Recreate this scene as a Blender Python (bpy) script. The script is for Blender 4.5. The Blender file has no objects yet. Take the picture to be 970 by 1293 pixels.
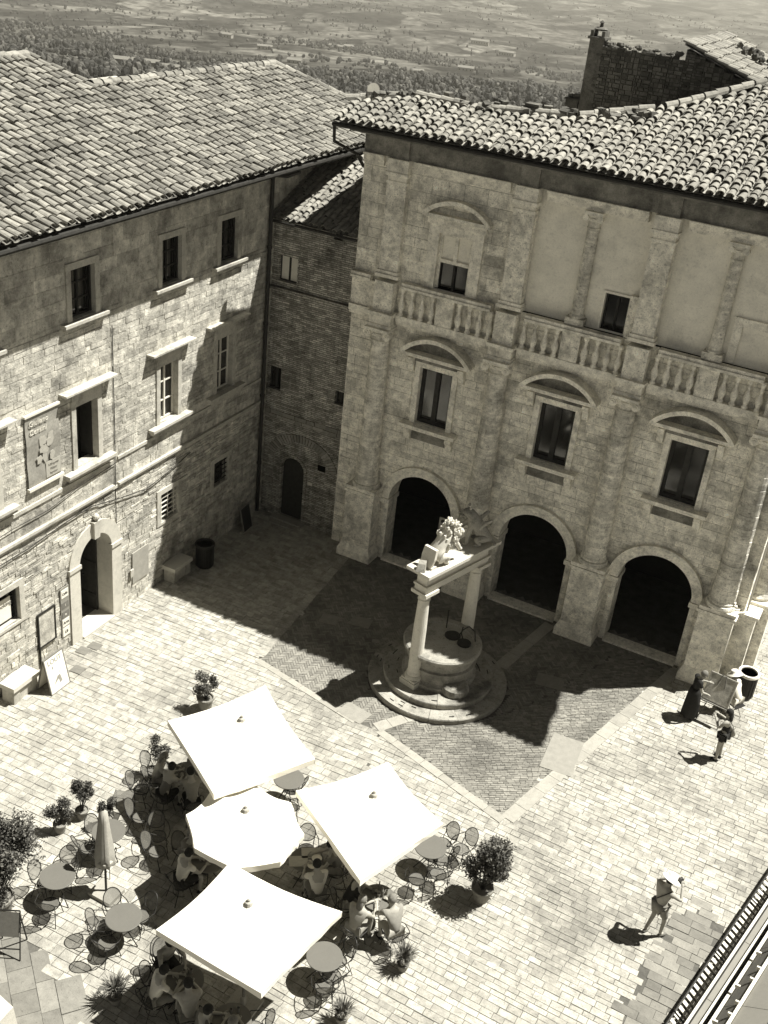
import bpy, math, random
from mathutils import Vector, Matrix, noise
R = math.radians
random.seed(7)
S = bpy.context.scene
COL = S.collection

# ------------------------------------------------------------------ camera
cam = bpy.data.objects.new('camera', bpy.data.cameras.new('camera'))
COL.objects.link(cam); S.camera = cam
CAM = Vector((14.2298, -29.0338, 19.4242))
_p, _y, _r = 0.5048, -0.4372, 0.1119
fw = Vector((math.sin(_y)*math.cos(_p), math.cos(_y)*math.cos(_p), -math.sin(_p)))
rt = Vector((math.cos(_y), -math.sin(_y), 0)); up = rt.cross(fw)
r2 = rt*math.cos(_r)+up*math.sin(_r); u2 = up*math.cos(_r)-rt*math.sin(_r)
M3 = Matrix((r2, u2, -fw)).transposed()
cam.matrix_world = Matrix.Translation(CAM) @ M3.to_4x4()
cam.data.sensor_fit = 'VERTICAL'; cam.data.sensor_height = 36.0
cam.data.lens = 39.076
cam.data.clip_start = 0.1; cam.data.clip_end = 30000
S.render.resolution_x = 768; S.render.resolution_y = 1024

# ------------------------------------------------------------------ light
EL, AZ = R(62.6), R(38.8)
tosun = Vector((math.cos(AZ)*math.cos(EL), math.sin(AZ)*math.cos(EL), math.sin(EL)))
W = bpy.data.worlds.new('World'); S.world = W; W.use_nodes = True
wn = W.node_tree; wn.nodes.clear()
sky = wn.nodes.new('ShaderNodeTexSky'); sky.sky_type = 'NISHITA'; sky.sun_disc = False
sky.sun_elevation = EL; sky.sun_rotation = math.atan2(tosun.x, tosun.y); sky.dust_density = 0.2; sky.air_density = 0.45
bw = wn.nodes.new('ShaderNodeRGBToBW'); tn = wn.nodes.new('ShaderNodeMix'); tn.data_type = 'RGBA'; tn.blend_type = 'MULTIPLY'
tn.inputs[0].default_value = 1; tn.inputs[7].default_value = (1, .985, .93, 1)
bg = wn.nodes.new('ShaderNodeBackground'); bg.inputs[1].default_value = 0.05
wo = wn.nodes.new('ShaderNodeOutputWorld')
wn.links.new(sky.outputs[0], bw.inputs[0]); wn.links.new(bw.outputs[0], tn.inputs[6])
wn.links.new(tn.outputs[2], bg.inputs[0]); wn.links.new(bg.outputs[0], wo.inputs[0])
sl = bpy.data.lights.new('sun', 'SUN'); sl.energy = 5.0; sl.angle = R(.5); sl.color = (1, .985, .93)
so = bpy.data.objects.new('sun', sl); COL.objects.link(so); so.location = (20, 20, 60)
so.rotation_euler = (-tosun).to_track_quat('-Z', 'Y').to_euler()
S.view_settings.view_transform = 'Standard'; S.view_settings.look = 'None'
S.view_settings.exposure = 1.12; S.view_settings.gamma = 1.0
S.render.engine = 'CYCLES'; S.cycles.max_bounces = 6; S.cycles.use_denoising = True
S.cycles.transparent_max_bounces = 12; S.cycles.volume_bounces = 0; S.cycles.diffuse_bounces = 3

# ------------------------------------------------------------------ helpers
ROOT = {}          # object name -> world matrix its mesh is written in
def tag(o, label=None, cat=None, group=None, kind=None):
    if label: o['label'] = label
    if cat: o['category'] = cat
    if group: o['group'] = group
    if kind: o['kind'] = kind
    return o
def empty(name, loc=(0, 0, 0), rz=0.0, label=None, cat=None, group=None):
    o = bpy.data.objects.new(name, None); COL.objects.link(o)
    o.empty_display_size = .2
    o.location = loc; o.rotation_euler = (0, 0, rz)
    ROOT[o.name] = Matrix.Translation(Vector(loc)) @ Matrix.Rotation(rz, 4, 'Z')
    return tag(o, label, cat, group)
def setmat(o, m):
    if isinstance(m, (list, tuple)):
        for k in m: o.data.materials.append(k)
    elif m: o.data.materials.append(m)

class MB:
    def __init__(s): s.v = []; s.f = []; s.mi = []; s.cm = 0
    def add(s, vs, fs):
        n = len(s.v); s.v += [tuple(p) for p in vs]; s.f += [tuple(n+i for i in f) for f in fs]; s.mi += [s.cm]*len(fs)
        return s
    def box(s, x0, x1, y0, y1, z0, z1, M=None):
        vs = [(x, y, z) for z in (z0, z1) for y in (y0, y1) for x in (x0, x1)]
        if M is not None: vs = [M @ Vector(p) for p in vs]
        return s.add(vs, [(0, 2, 3, 1), (4, 5, 7, 6), (0, 1, 5, 4), (2, 6, 7, 3), (0, 4, 6, 2), (1, 3, 7, 5)])
    def hexa(s, b, t):   # bottom quad, top quad (same winding, ccw from above)
        return s.add(list(b)+list(t), [(3, 2, 1, 0), (4, 5, 6, 7), (0, 1, 5, 4), (1, 2, 6, 5), (2, 3, 7, 6), (3, 0, 4, 7)])
    def quad(s, a, b, c, d): return s.add([a, b, c, d], [(0, 1, 2, 3)])
    def poly(s, pts): return s.add(pts, [tuple(range(len(pts)))])
    def prism(s, pts, d):   # polygon pts extruded by vector d
        n = len(pts); d = Vector(d); a = [Vector(p) for p in pts]
        return s.add(a+[p+d for p in a], [tuple(range(n-1, -1, -1)), tuple(range(n, 2*n))]+[(i, (i+1) % n, n+(i+1) % n, n+i) for i in range(n)])
    def lathe(s, prof, n=16, c=(0, 0, 0), a0=0, a1=2*math.pi, M=None):
        full = abs(a1-a0-2*math.pi) < 1e-6
        m = n if full else n+1; vs = []
        for r, z in prof:
            for i in range(m):
                a = a0+(a1-a0)*i/n
                p = Vector((c[0]+r*math.cos(a), c[1]+r*math.sin(a), c[2]+z)); vs.append(M @ p if M is not None else p)
        fs = []
        for j in range(len(prof)-1):
            for i in range(n):
                k = (i+1) % m
                fs.append((j*m+i, j*m+k, (j+1)*m+k, (j+1)*m+i))
        if full:
            if prof[0][0] > 1e-4: fs.append(tuple(range(m-1, -1, -1)))
            if prof[-1][0] > 1e-4: fs.append(tuple(range((len(prof)-1)*m, len(prof)*m)))
        return s.add(vs, fs)
    def tube(s, pts, r, n=6, close=False):
        pts = [Vector(p) for p in pts]; N = len(pts); vs = []; fs = []
        rr = r if isinstance(r, (list, tuple)) else [r]*N
        pu = None
        for i, p in enumerate(pts):
            a = pts[(i-1) % N] if (close or i > 0) else p
            b = pts[(i+1) % N] if (close or i < N-1) else p
            t = (b-a); t = t.normalized() if t.length > 1e-9 else Vector((0, 0, 1))
            if pu is None: pu = t.orthogonal().normalized()
            u = (pu-t*pu.dot(t)); u = u.normalized() if u.length > 1e-6 else t.orthogonal().normalized()
            pu = u; w = t.cross(u)
            for k in range(n):
                q = 2*math.pi*k/n; vs.append(p+(u*math.cos(q)+w*math.sin(q))*rr[i])
        for i in range(N if close else N-1):
            j = (i+1) % N
            for k in range(n):
                l = (k+1) % n; fs.append((i*n+k, i*n+l, j*n+l, j*n+k))
        if not close: fs += [tuple(range(n-1, -1, -1)), tuple(range((N-1)*n, N*n))]
        return s.add(vs, fs)
    def ell(s, c, r, n=10, m=6, M=None, jit=0):
        c = Vector(c); r = Vector(r) if not isinstance(r, (int, float)) else Vector((r, r, r))
        vs = []
        for j in range(m+1):
            th = math.pi*j/m
            for i in range(n):
                a = 2*math.pi*i/n
                q = Vector((math.sin(th)*math.cos(a)*r.x, math.sin(th)*math.sin(a)*r.y, math.cos(th)*r.z))
                if jit: q *= 1+random.uniform(-jit, jit)
                if M is not None: q = M @ q
                vs.append(c+q)
        fs = []
        for j in range(m):
            for i in range(n):
                k = (i+1) % n
                if j == 0: fs.append((0, n+i, n+k))
                elif j == m-1: fs.append((j*n+i, m*n, j*n+k))
                else: fs.append((j*n+i, (j+1)*n+i, (j+1)*n+k, j*n+k))
        return s.add(vs, fs)
    def mesh(s, name):
        me = bpy.data.meshes.new(name); me.from_pydata(s.v, [], s.f); 
        if any(s.mi): me.polygons.foreach_set('material_index', s.mi)
        me.validate(); me.update(); return me
    def build(s, name, mat, parent=None, smooth=False, local=False, loc=None, rz=0.0):
        """local: vertices are in the parent's own space; otherwise they are world coordinates"""
        if parent is not None:
            M = ROOT[parent.name]
            if not local:
                I = M.inverted(); s.v = [tuple(I @ Vector(p)) for p in s.v]
        elif loc is not None:
            M = Matrix.Translation(Vector(loc)) @ Matrix.Rotation(rz, 4, 'Z')
            if not local:
                I = M.inverted(); s.v = [tuple(I @ Vector(p)) for p in s.v]
        else: M = Matrix.Identity(4)
        me = s.mesh(name); o = bpy.data.objects.new(name, me); COL.objects.link(o)
        setmat(o, mat)
        if smooth:
            for p in me.polygons: p.use_smooth = True
        ROOT[o.name] = M
        if parent is not None: o.parent = parent
        elif loc is not None: o.location = loc; o.rotation_euler = (0, 0, rz)
        return o
def copy_tree(o, parent=None):
    c = o.copy(); COL.objects.link(c); ROOT[c.name] = ROOT[o.name]
    if parent is not None: c.parent = parent
    for ch in list(o.children): copy_tree(ch, c)
    return c
def arcpts(cx, cz, r, a0, a1, n): return [(cx+r*math.cos(a0+(a1-a0)*i/n), cz+r*math.sin(a0+(a1-a0)*i/n)) for i in range(n+1)]

# ------------------------------------------------------------------ materials
def T(l): return (min(l, 1), min(l*.955, 1), min(l*.825, 1), 1)
def mat(name, l, var=0.0, island=0.0, stain=None, nscale=6.0, rough=.85, bump=0.0, bscale=40.0, spec=.2, metal=0.0,
        alpha=1.0, brick=None, bcon=.26, pit=None, streak=None, trans=0.0, checker=None):
    """l mean reflectance; var fine noise amount; island random tone per separate piece; stain=(scale, amount, threshold) dark weather stains;
    brick=(w,h,mortar,dark,axis); streak=(scale vector, amount)"""
    m = bpy.data.materials.new(name); m.use_nodes = True; nt = m.node_tree; N = nt.nodes; L = nt.links
    b = N['Principled BSDF']; b.inputs['Roughness'].default_value = rough
    b.inputs['Specular IOR Level'].default_value = spec; b.inputs['Metallic'].default_value = metal
    tc = N.new('ShaderNodeTexCoord')
    val = None
    def math_(op, a, c):
        n = N.new('ShaderNodeMath'); n.operation = op
        for i, x in enumerate((a, c)):
            if isinstance(x, (int, float)): n.inputs[i].default_value = x
            else: L.new(x, n.inputs[i])
        return n.outputs[0]
    def rng(x, a, c, d, e):
        n = N.new('ShaderNodeMapRange'); L.new(x, n.inputs[0])
        for i, q in enumerate((a, c, d, e)): n.inputs[i+1].default_value = q
        return n.outputs[0]
    def noi(scale, detail=6, vec=None, rgh=.6):
        n = N.new('ShaderNodeTexNoise'); n.inputs['Scale'].default_value = scale; n.inputs['Detail'].default_value = detail
        n.inputs['Roughness'].default_value = rgh
        L.new(vec if vec is not None else tc.outputs['Object'], n.inputs['Vector']); return n.outputs['Fac']
    cur = math_('ADD', l, 0.0)
    if island:
        g = N.new('ShaderNodeNewGeometry'); cur = math_('MULTIPLY', cur, rng(g.outputs['Random Per Island'], 0, 1, 1-island, 1+island))
    hgt = None
    if brick:
        bw_, bh_, mo, dk, axis = brick
        mp = N.new('ShaderNodeMapping'); L.new(tc.outputs['Object'], mp.inputs[0])
        if axis == 'xz': mp.inputs['Rotation'].default_value = (R(-90), 0, 0)
        elif axis == 'yz': mp.inputs['Rotation'].default_value = (R(-90), 0, R(-90))
        dn = N.new('ShaderNodeTexNoise'); dn.inputs['Scale'].default_value = 3; L.new(tc.outputs['Object'], dn.inputs['Vector'])
        va = N.new('ShaderNodeVectorMath'); va.operation = 'MULTIPLY_ADD'; L.new(dn.outputs['Color'], va.inputs[0])
        va.inputs[1].default_value = (.03, .03, .03); L.new(mp.outputs[0], va.inputs[2])
        bt = N.new('ShaderNodeTexBrick'); L.new(va.outputs[0], bt.inputs['Vector'])
        bt.inputs['Color1'].default_value = (1-bcon, 1-bcon, 1-bcon, 1); bt.inputs['Color2'].default_value = (1+bcon, 1+bcon, 1+bcon, 1)
        bt.inputs['Mortar'].default_value = (dk, dk, dk, 1); bt.inputs['Scale'].default_value = 1
        bt.inputs['Mortar Size'].default_value = mo; bt.inputs['Brick Width'].default_value = bw_; bt.inputs['Row Height'].default_value = bh_
        bt.inputs['Mortar Smooth'].default_value = .4
        rb = N.new('ShaderNodeRGBToBW'); L.new(bt.outputs['Color'], rb.inputs[0]); cur = math_('MULTIPLY', cur, rb.outputs[0])
        hgt = math_('MULTIPLY', bt.outputs['Fac'], -1.2)
    if var:
        cur = math_('MULTIPLY', cur, rng(noi(nscale), .28, .72, 1-var, 1+var))
        cur = math_('MULTIPLY', cur, rng(noi(nscale*7, 3), .3, .7, 1-var*.6, 1+var*.6))
    if stain:
        sc, am, th = stain
        cur = math_('MULTIPLY', cur, rng(noi(sc, 9, None, .68), th-.03, th+.13, 1.0, 1-am))
        cur = math_('MULTIPLY', cur, rng(noi(sc*7, 6, None, .75), .54, .70, 1.0, 1-am*.9))
        cur = math_('MULTIPLY', cur, rng(noi(sc*30, 3, None, .7), .60, .68, 1.0, 1-am*1.1))
    if pit:
        pn = noi(pit[0], 6, None, .72)
        cur = math_('MULTIPLY', cur, rng(pn, .57, .66, 1.0, 1-pit[1])); cur = math_('MULTIPLY', cur, rng(noi(pit[0]*.35, 8, None, .7), .40, .62, 1.12, 1-pit[1]*.5))
    if streak:
        mp = N.new('ShaderNodeMapping'); L.new(tc.outputs['Object'], mp.inputs[0]); mp.inputs['Scale'].default_value = streak[0]
        cur = math_('MULTIPLY', cur, rng(noi(1.0, 5, mp.outputs[0]), .35, .62, 1-streak[1], 1+streak[1]*.25))
        hgt = math_('MULTIPLY', noi(1.0, 5, mp.outputs[0]), 1.0) if hgt is None else hgt
    cb = N.new('ShaderNodeCombineXYZ')
    t = T(1.0)
    for i in range(3): L.new(math_('MULTIPLY', cur, t[i]), cb.inputs[i])
    L.new(cb.outputs[0], b.inputs['Base Color'])
    if bump:
        h = noi(bscale, 6, None, .65)
        if hgt is not None: h = math_('ADD', h, hgt)
        bn = N.new('ShaderNodeBump'); bn.inputs['Strength'].default_value = bump; bn.inputs['Distance'].default_value = .03
        L.new(h, bn.inputs['Height']); L.new(bn.outputs[0], b.inputs['Normal'])
    out = N['Material Output']
    if trans:
        tl = N.new('ShaderNodeBsdfTranslucent'); L.new(cb.outputs[0], tl.inputs[0]); mx = N.new('ShaderNodeMixShader')
        mx.inputs[0].default_value = trans; L.new(b.outputs[0], mx.inputs[1]); L.new(tl.outputs[0], mx.inputs[2]); L.new(mx.outputs[0], out.inputs[0])
    if alpha < 1:
        tp = N.new('ShaderNodeBsdfTransparent'); mx = N.new('ShaderNodeMixShader'); mx.inputs[0].default_value = alpha
        L.new(tp.outputs[0], mx.inputs[1]); L.new(b.outputs[0], mx.inputs[2]); L.new(mx.outputs[0], out.inputs[0])
    return m
m_mortar = mat('ground_mortar', .09, .3, nscale=3)
m_paving = mat('paving_stone', .35, .2, .17, (0.33, .34, .5), nscale=5, bump=.5, bscale=25, pit=(12, .28))
m_bigslab = mat('old_flagstone', .20, .14, .22, (0.5, .25, .52), nscale=5, bump=.25, bscale=20)
m_brickfloor = mat('brick_floor', .21, .2, .24, (0.5, .35, .5), nscale=4, bump=.3)
m_pale = mat('pale_stone', .50, .08, .08, (0.9, .2, .56), nscale=6, bump=.2)
m_palefloor = mat('pale_floor_stone', .30, .1, .1, (0.9, .2, .56), nscale=6, bump=.2)
m_house = mat('coursed_stone', .50, .36, .22, (0.7, .5, .52), nscale=2.2, bump=1.0, bscale=11, pit=(11, .45))
m_housemortar = mat('wall_mortar', .30, .3, nscale=8, bump=.5, bscale=30)
m_surround = mat('window_stone', .45, .14, .06, (1.5, .4, .54), nscale=7, bump=.2)
m_trav = mat('travertine', .84, .22, .13, (0.9, .5, .53), nscale=3.5, bump=.7, bscale=22, pit=(13, .48))
m_travmortar = mat('travertine_joint', .24, .2, nscale=8)
m_col = mat('travertine_column', .76, .16, .05, (0.9, .5, .52), nscale=4, bump=.55, bscale=26, pit=(15, .5), streak=((1.2, 1.2, 11), .22))
m_trim = mat('travertine_trim', .84, .16, .06, (1.3, .45, .54), nscale=5, bump=.4, bscale=26, pit=(14, .32))
m_frieze = mat('sooty_frieze', .26, .3, .1, (1.2, .5, .48), nscale=4, bump=.3)  # darker stone for frieze, cornice, tympana and window panels
m_plaster = mat('infill_plaster', .84, .08, 0, (0.9, .22, .56), nscale=2.2, bump=.1, brick=(.5, .2, .003, .93, 'xz'), bcon=.03)
m_brick = mat('brick_wall', .44, .34, 0, (0.9, .5, .51), nscale=3, bump=1.0, bscale=30, brick=(.27, .065, .012, .5, 'xz'), bcon=.42, pit=(10, .5))
m_rubble = mat('rubble_wall', .12, .3, .4, (1.2, .4, .52), nscale=5, bump=.8, bscale=12)
m_rubmortar = mat('rubble_mortar', .07, .3, nscale=6)
m_tile = mat('clay_tile', .23, .2, .36, (0.6, .45, .53), nscale=9, bump=.35, bscale=30)
m_tile2 = mat('sunbleached_clay_tile', .25, .2, .26, (0.7, .4, .55), nscale=9, bump=.35, bscale=30)
m_pan = mat('roof_channel', .08, .3, nscale=8)
m_wood = mat('dark_wood', .028, .3, .2, nscale=8, rough=.6)
m_wood2 = mat('weathered_wood', .16, .3, .1, nscale=8, streak=((14, 14, .8), .3))
m_iron = mat('black_iron', .025, .2, rough=.5, metal=.3)
m_gutter = mat('dark_gutter', .03, .3, rough=.5)
m_glass = mat('window_glass', .012, 0, rough=.08, spec=.9)
m_white = mat('white_paint', .62, .05, nscale=4)
m_dark = mat('interior_dark', .02, .2)  # near-black colour stands in for the dark of unlit rooms
m_inner = mat('hall_plaster', .10, .2)
m_canvas = mat('umbrella_canvas', .86, .03, nscale=2, rough=.9, trans=.02)
m_canvas2 = mat('furled_canvas', .36, .12, nscale=3, rough=.9)
m_table = mat('grey_table_top', .12, .05, nscale=3, rough=.5)
m_meshp = mat('grey_wire_mesh', .15, .06, nscale=30, rough=.6, alpha=.6)
m_leaf = mat('bush_leaf', .085, .3, .55, nscale=3, rough=.6)
m_leaf2 = mat('grey_green_leaf', .16, .3, .5, nscale=3, rough=.6)
m_pot = mat('terracotta_pot', .2, .2, nscale=5, bump=.3)
m_skin = mat('skin', .34, .05); m_hair = mat('dark_hair', .02, .3, nscale=30); m_hair2 = mat('fair_hair', .16, .3, nscale=30)
m_black = mat('black_cloth', .018, .2); m_greyc = mat('grey_cloth', .15, .15, nscale=9); m_beige = mat('beige_cloth', .36, .1, nscale=9)
m_lightc = mat('light_cloth', .62, .08, nscale=9); m_midc = mat('mid_cloth', .24, .1, nscale=9)
m_straw = mat('pale_straw', .75, .1, nscale=30)
m_paper = mat('paper', .7, .06, nscale=5); m_ink = mat('ink', .06, .1); m_ink2 = mat('grey_ink', .25, .2, nscale=6)
m_banner = mat('banner_print', .26, .25, nscale=2.2)
m_metalpanel = mat('grey_panel', .20, .06, nscale=2, rough=.5); m_rail = mat('white_rail', .62, .05, rough=.4)
m_china = mat('white_china', .75, .02, rough=.3)
m_straw2 = mat('placemat', .42, .1, nscale=12)

# ------------------------------------------------------------------ ground
gb = MB(); gb.quad((-12, -30, -.012), (34, -30, -.012), (34, 16, -.012), (-12, 16, -.012))
tag(gb.build('ground', m_mortar), kind='structure')
def inside(p, poly):
    x, y = p; c = False; n = len(poly)
    for i in range(n):
        x1, y1 = poly[i]; x2, y2 = poly[(i+1) % n]
        if (y1 > y) != (y2 > y) and x < (x2-x1)*(y-y1)/(y2-y1)+x1: c = not c
    return c
APRON = [(-.28, .6), (-.25, -.6), (.56, -7.09), (4.3, -7.82), (4.89, -7.78), (8.95, -8.93), (10.86, -.56), (11.0, .6)]
WELL = (5.25, -4.95)
def slabs(poly, holes, ang, ww, ll, z, name, m, jit=.006, joint=.006):
    b = MB(); ca, sa = math.cos(ang), math.sin(ang)
    us = [x*ca+y*sa for x, y in poly]; vs = [-x*sa+y*ca for x, y in poly]
    v = min(vs)
    while v < max(vs):
        w = random.uniform(*ww); u = min(us)-random.random()*.4
        while u < max(us):
            l = random.uniform(*ll)
            cx, cy = u+l/2, v+w/2; p = (cx*ca-cy*sa, cx*sa+cy*ca)
            if inside(p, poly) and not any(inside(p, h) for h in holes) and (Vector(p)-Vector(WELL)).length > 2.0:
                k = joint*random.uniform(.6, 1.5); zz = z+random.uniform(-jit, jit)
                q = [(u+k, v+k), (u+l-k, v+k+random.uniform(-.004, .004)), (u+l-k, v+w-k), (u+k, v+w-k+random.uniform(-.004, .004))]
                q = [(a*ca-c*sa, a*sa+c*ca) for a, c in q]
                tx, ty = random.uniform(-.003, .003), random.uniform(-.003, .003)
                tops = [(x, y, zz+(x-p[0])*tx*4+(y-p[1])*ty*4) for x, y in q]
                b.hexa([(x, y, -.02) for x, y in q], tops)
            u += l
        v += w
    return tag(b.build(name, m), kind='structure')
FLAG = [(-5, -21), (6.5, -21), (3.9, -18.3), (2.6, -18.0), (1.3, -17.6), (-.5, -16.4), (-5, -15.5)]
PATCH = [(13.1, -13.6), (13.9, -13.6), (14.6, -9.6), (14.0, -8.6), (13.5, -9.6)]
LEFTZ = [(-4.4, -15.5), (-.5, -16.4), (1.3, -17.6), (2.6, -18), (3.9, -18.3), (6.2, -12), (5, -8), (4.89, -7.78), (4.3, -7.82), (.56, -7.09), (-.25, -.6), (-.28, .6), (-4.6, .6)]
RIGHTZ = [(-5, -21), (19, -21), (19, 9), (11.0, 9), (11.0, .6), (10.86, -.56), (8.95, -8.93), (4.89, -7.78), (5, -8), (6.2, -12), (3.9, -18.3), (6.5, -21)]
slabs(LEFTZ, [], R(3), (.13, .25), (.17, .42), 0, 'paving_left', m_paving)
slabs(RIGHTZ, [FLAG, LEFTZ, PATCH], R(-1), (.125, .19), (.2, .46), 0, 'paving_right', m_paving)
slabs(PATCH, [], R(-1), (.2, .26), (.3, .6), .001, 'paving_patch', m_bigslab)
slabs(FLAG, [], R(-38), (.35, .55), (.45, .9), 0, 'old_flagstones', m_bigslab)
def herring(poly, holes, name):
    b = MB(); w, l = .075, .225; ang = R(42); ca, sa = math.cos(ang), math.sin(ang); k = .005
    for i in range(-200, 200):
        for j in range(-70, 70):
            bx, by = i*w+j*l, i*w-j*l
            for (x0, y0, dx, dy) in ((bx, by, l, w), (bx, by+w, w, l)):
                cx, cy = x0+dx/2, y0+dy/2; p = (4.6+cx*ca-cy*sa, -4+cx*sa+cy*ca)
                if not inside(p, poly) or any(inside(p, h) for h in holes) or (Vector(p)-Vector(WELL)).length < 2.0: continue
                zz = .001+random.uniform(-.003, .003)
                q = [(x0+k, y0+k), (x0+dx-k, y0+k), (x0+dx-k, y0+dy-k), (x0+k, y0+dy-k)]
                q = [(4.6+a*ca-c*sa, -4+a*sa+c*ca) for a, c in q]
                b.hexa([(x, y, -.02) for x, y in q], [(x, y, zz) for x, y in q])
    return tag(b.build(name, m_brickfloor), kind='structure')
COBBLE = [(5.0, -7.75), (8.9, -8.85), (10.8, -.6), (9.2, -.6), (7.9, -4.5), (6.3, -6.9)]
herring(APRON, [COBBLE], 'brick_floor')
slabs(COBBLE, [], R(33), (.06, .075), (.1, .22), .001, 'worn_brick_floor', m_brickfloor, .005, .005)
def strip(a, c, wd, ln, name, z=.012, m=m_palefloor):
    a = Vector(a); c = Vector(c); d = c-a; L_ = d.length; d.normalize(); nrm = Vector((-d.y, d.x)); b = MB(); t = 0
    while t < L_-.1:
        l = min(random.uniform(*ln), L_-t); w = wd*random.uniform(.92, 1.06)
        q = [a+d*(t+.006)-nrm*w/2, a+d*(t+l-.006)-nrm*w/2, a+d*(t+l-.006)+nrm*w/2, a+d*(t+.006)+nrm*w/2]
        zz = z+random.uniform(-.002, .002)
        b.hexa([(p.x, p.y, -.02) for p in q], [(p.x, p.y, zz) for p in q]); t += l
    return tag(b.build(name, m), kind='structure')
strip((9.08, -8.95), (11.0, -.3), .36, (.45, .9), 'pale_kerb_right')
strip((.56, -7.16), (4.25, -7.9), .2, (.4, .8), 'kerb_front')
strip((4.9, -7.86), (9.0, -9.05), .24, (.4, .8), 'kerb_front_right', .013)
strip((-.25, -.7), (.5, -7.0), .28, (.3, .6), 'kerb_left', .012, m_paving)
strip((4.78, -7.8), (5.4, -6.75), .36, (.4, .5), 'pale_path_to_well', .014)
strip((6.5, -3.3), (6.95, -.3), .38, (.6, 1.1), 'pale_path_to_arch', .012)
pb = MB()
for c, sx, sy, a in (((1.2, -4.2), .55, .5, .2), ((2.05, -3.75), .62, .5, .2), ((4.0, -7.6), .8, .55, -.15), ((9.4, -5.9), .85, 1.5, .1), ((8.0, -3.1), .8, .6, .2), ((2.9, -4.35), .22, .18, .4)):
    Mx = Matrix.Translation((c[0], c[1], 0)) @ Matrix.Rotation(a, 4, 'Z'); pb.box(-sx/2, sx/2, -sy/2, sy/2, -.02, .016, Mx)
tag(pb.build('stone_patches', mat('patch_stone', .22, .12, .12, bump=.2)), kind='structure')
for i, (c, a) in enumerate((((-3.66, -9.66), 'first'), ((-3.55, -9.3), 'second'), ((-3.2, -10.4), 'third'))):
    b = MB(); b.box(-.17, .17, -.15, .15, -.01, .019)
    o = b.build('drain_cover', m_greyc, loc=(c[0], c[1], 0), local=True, rz=.1)
    tag(o, ['dark square drain cover nearest the sunlit arched doorway sill', 'dark square drain cover right beside the doorway threshold stone', 'dark square cover set in paving behind the sandwich board'][i], 'drain cover', 'drain covers before the stone house')

# ------------------------------------------------------------------ wall builder: individual stones, clipped to openings
def stones(u0, u1, z0, z1, rows, lens, holes, fmap, proud=.012, joint=.007, depth=.03, seed=1, arches=()):
    """holes: (u0,u1,z0,z1); arches: (cu, halfwidth, zspring, zbase, radius) ; fmap(u,z,d)->world. Returns (stone MB, joint MB)"""
    rg = random.Random(seed); marks = sorted({z0, z1} | {h[2] for h in holes if z0 < h[2] < z1} | {h[3] for h in holes if z0 < h[3] < z1}
        | {a[2] for a in arches if z0 < a[2] < z1})
    for a in arches:
        for k in (.3, .55, .75, .9, 1.0):
            zz = a[2]+a[4]*k
            if z0 < zz < z1: marks.append(zz)
    marks = sorted(set(round(q, 4) for q in marks)); zs = [marks[0]]
    for a, b_ in zip(marks, marks[1:]):
        n = max(1, round((b_-a)/rg.uniform(*rows)))
        cut = [a+(b_-a)*(i+(rg.uniform(-.18, .18) if 0 < i < n else 0))/n for i in range(1, n+1)]; zs += cut
    st, jo = MB(), MB()
    for za, zb in zip(zs, zs[1:]):
        segs = [(u0, u1)]
        cuts = [(h[0], h[1]) for h in holes if h[2] < (za+zb)/2 < h[3]]
        for (cu, hw, zs_, zbse, rad) in arches:
            mid = (za+zb)/2
            if zbse <= mid < zs_: cuts.append((cu-hw, cu+hw))
            elif zs_ <= mid < zs_+rad:
                w = math.sqrt(max(0, rad*rad-(za-zs_)**2)); w2 = math.sqrt(max(0, (rad*1.0)**2-(mid-zs_)**2)); w = (w+w2)/2
                cuts.append((cu-w, cu+w))
        for c0, c1 in cuts:
            ns = []
            for a, b_ in segs:
                if c1 <= a or c0 >= b_: ns.append((a, b_)); continue
                if c0 > a: ns.append((a, c0))
                if c1 < b_: ns.append((c1, b_))
            segs = ns
        for a, b_ in segs:
            jo.quad(fmap(a, za, -.012), fmap(b_, za, -.012), fmap(b_, zb, -.012), fmap(a, zb, -.012))
            u = a; first = True
            while u < b_-1e-6:
                l = rg.uniform(*lens)*(rg.random()*.6+.4 if first else 1); first = False
                if b_-u-l < lens[0]*.5: l = b_-u
                k = min(joint*rg.uniform(.5, 1.7), l*.2, (zb-za)*.2); p = proud*rg.random()
                q = [(u+k, za+k*rg.uniform(.5, 1.5)), (u+l-k, za+k*rg.uniform(.5, 1.5)), (u+l-k, zb-k*rg.uniform(.5, 1.5)), (u+k, zb-k*rg.uniform(.5, 1.5))]
                st.hexa([fmap(x, z, -depth) for x, z in q], [fmap(x, z, p+rg.uniform(-.002, .002)) for x, z in q])
                u += l
    return st, jo
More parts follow.
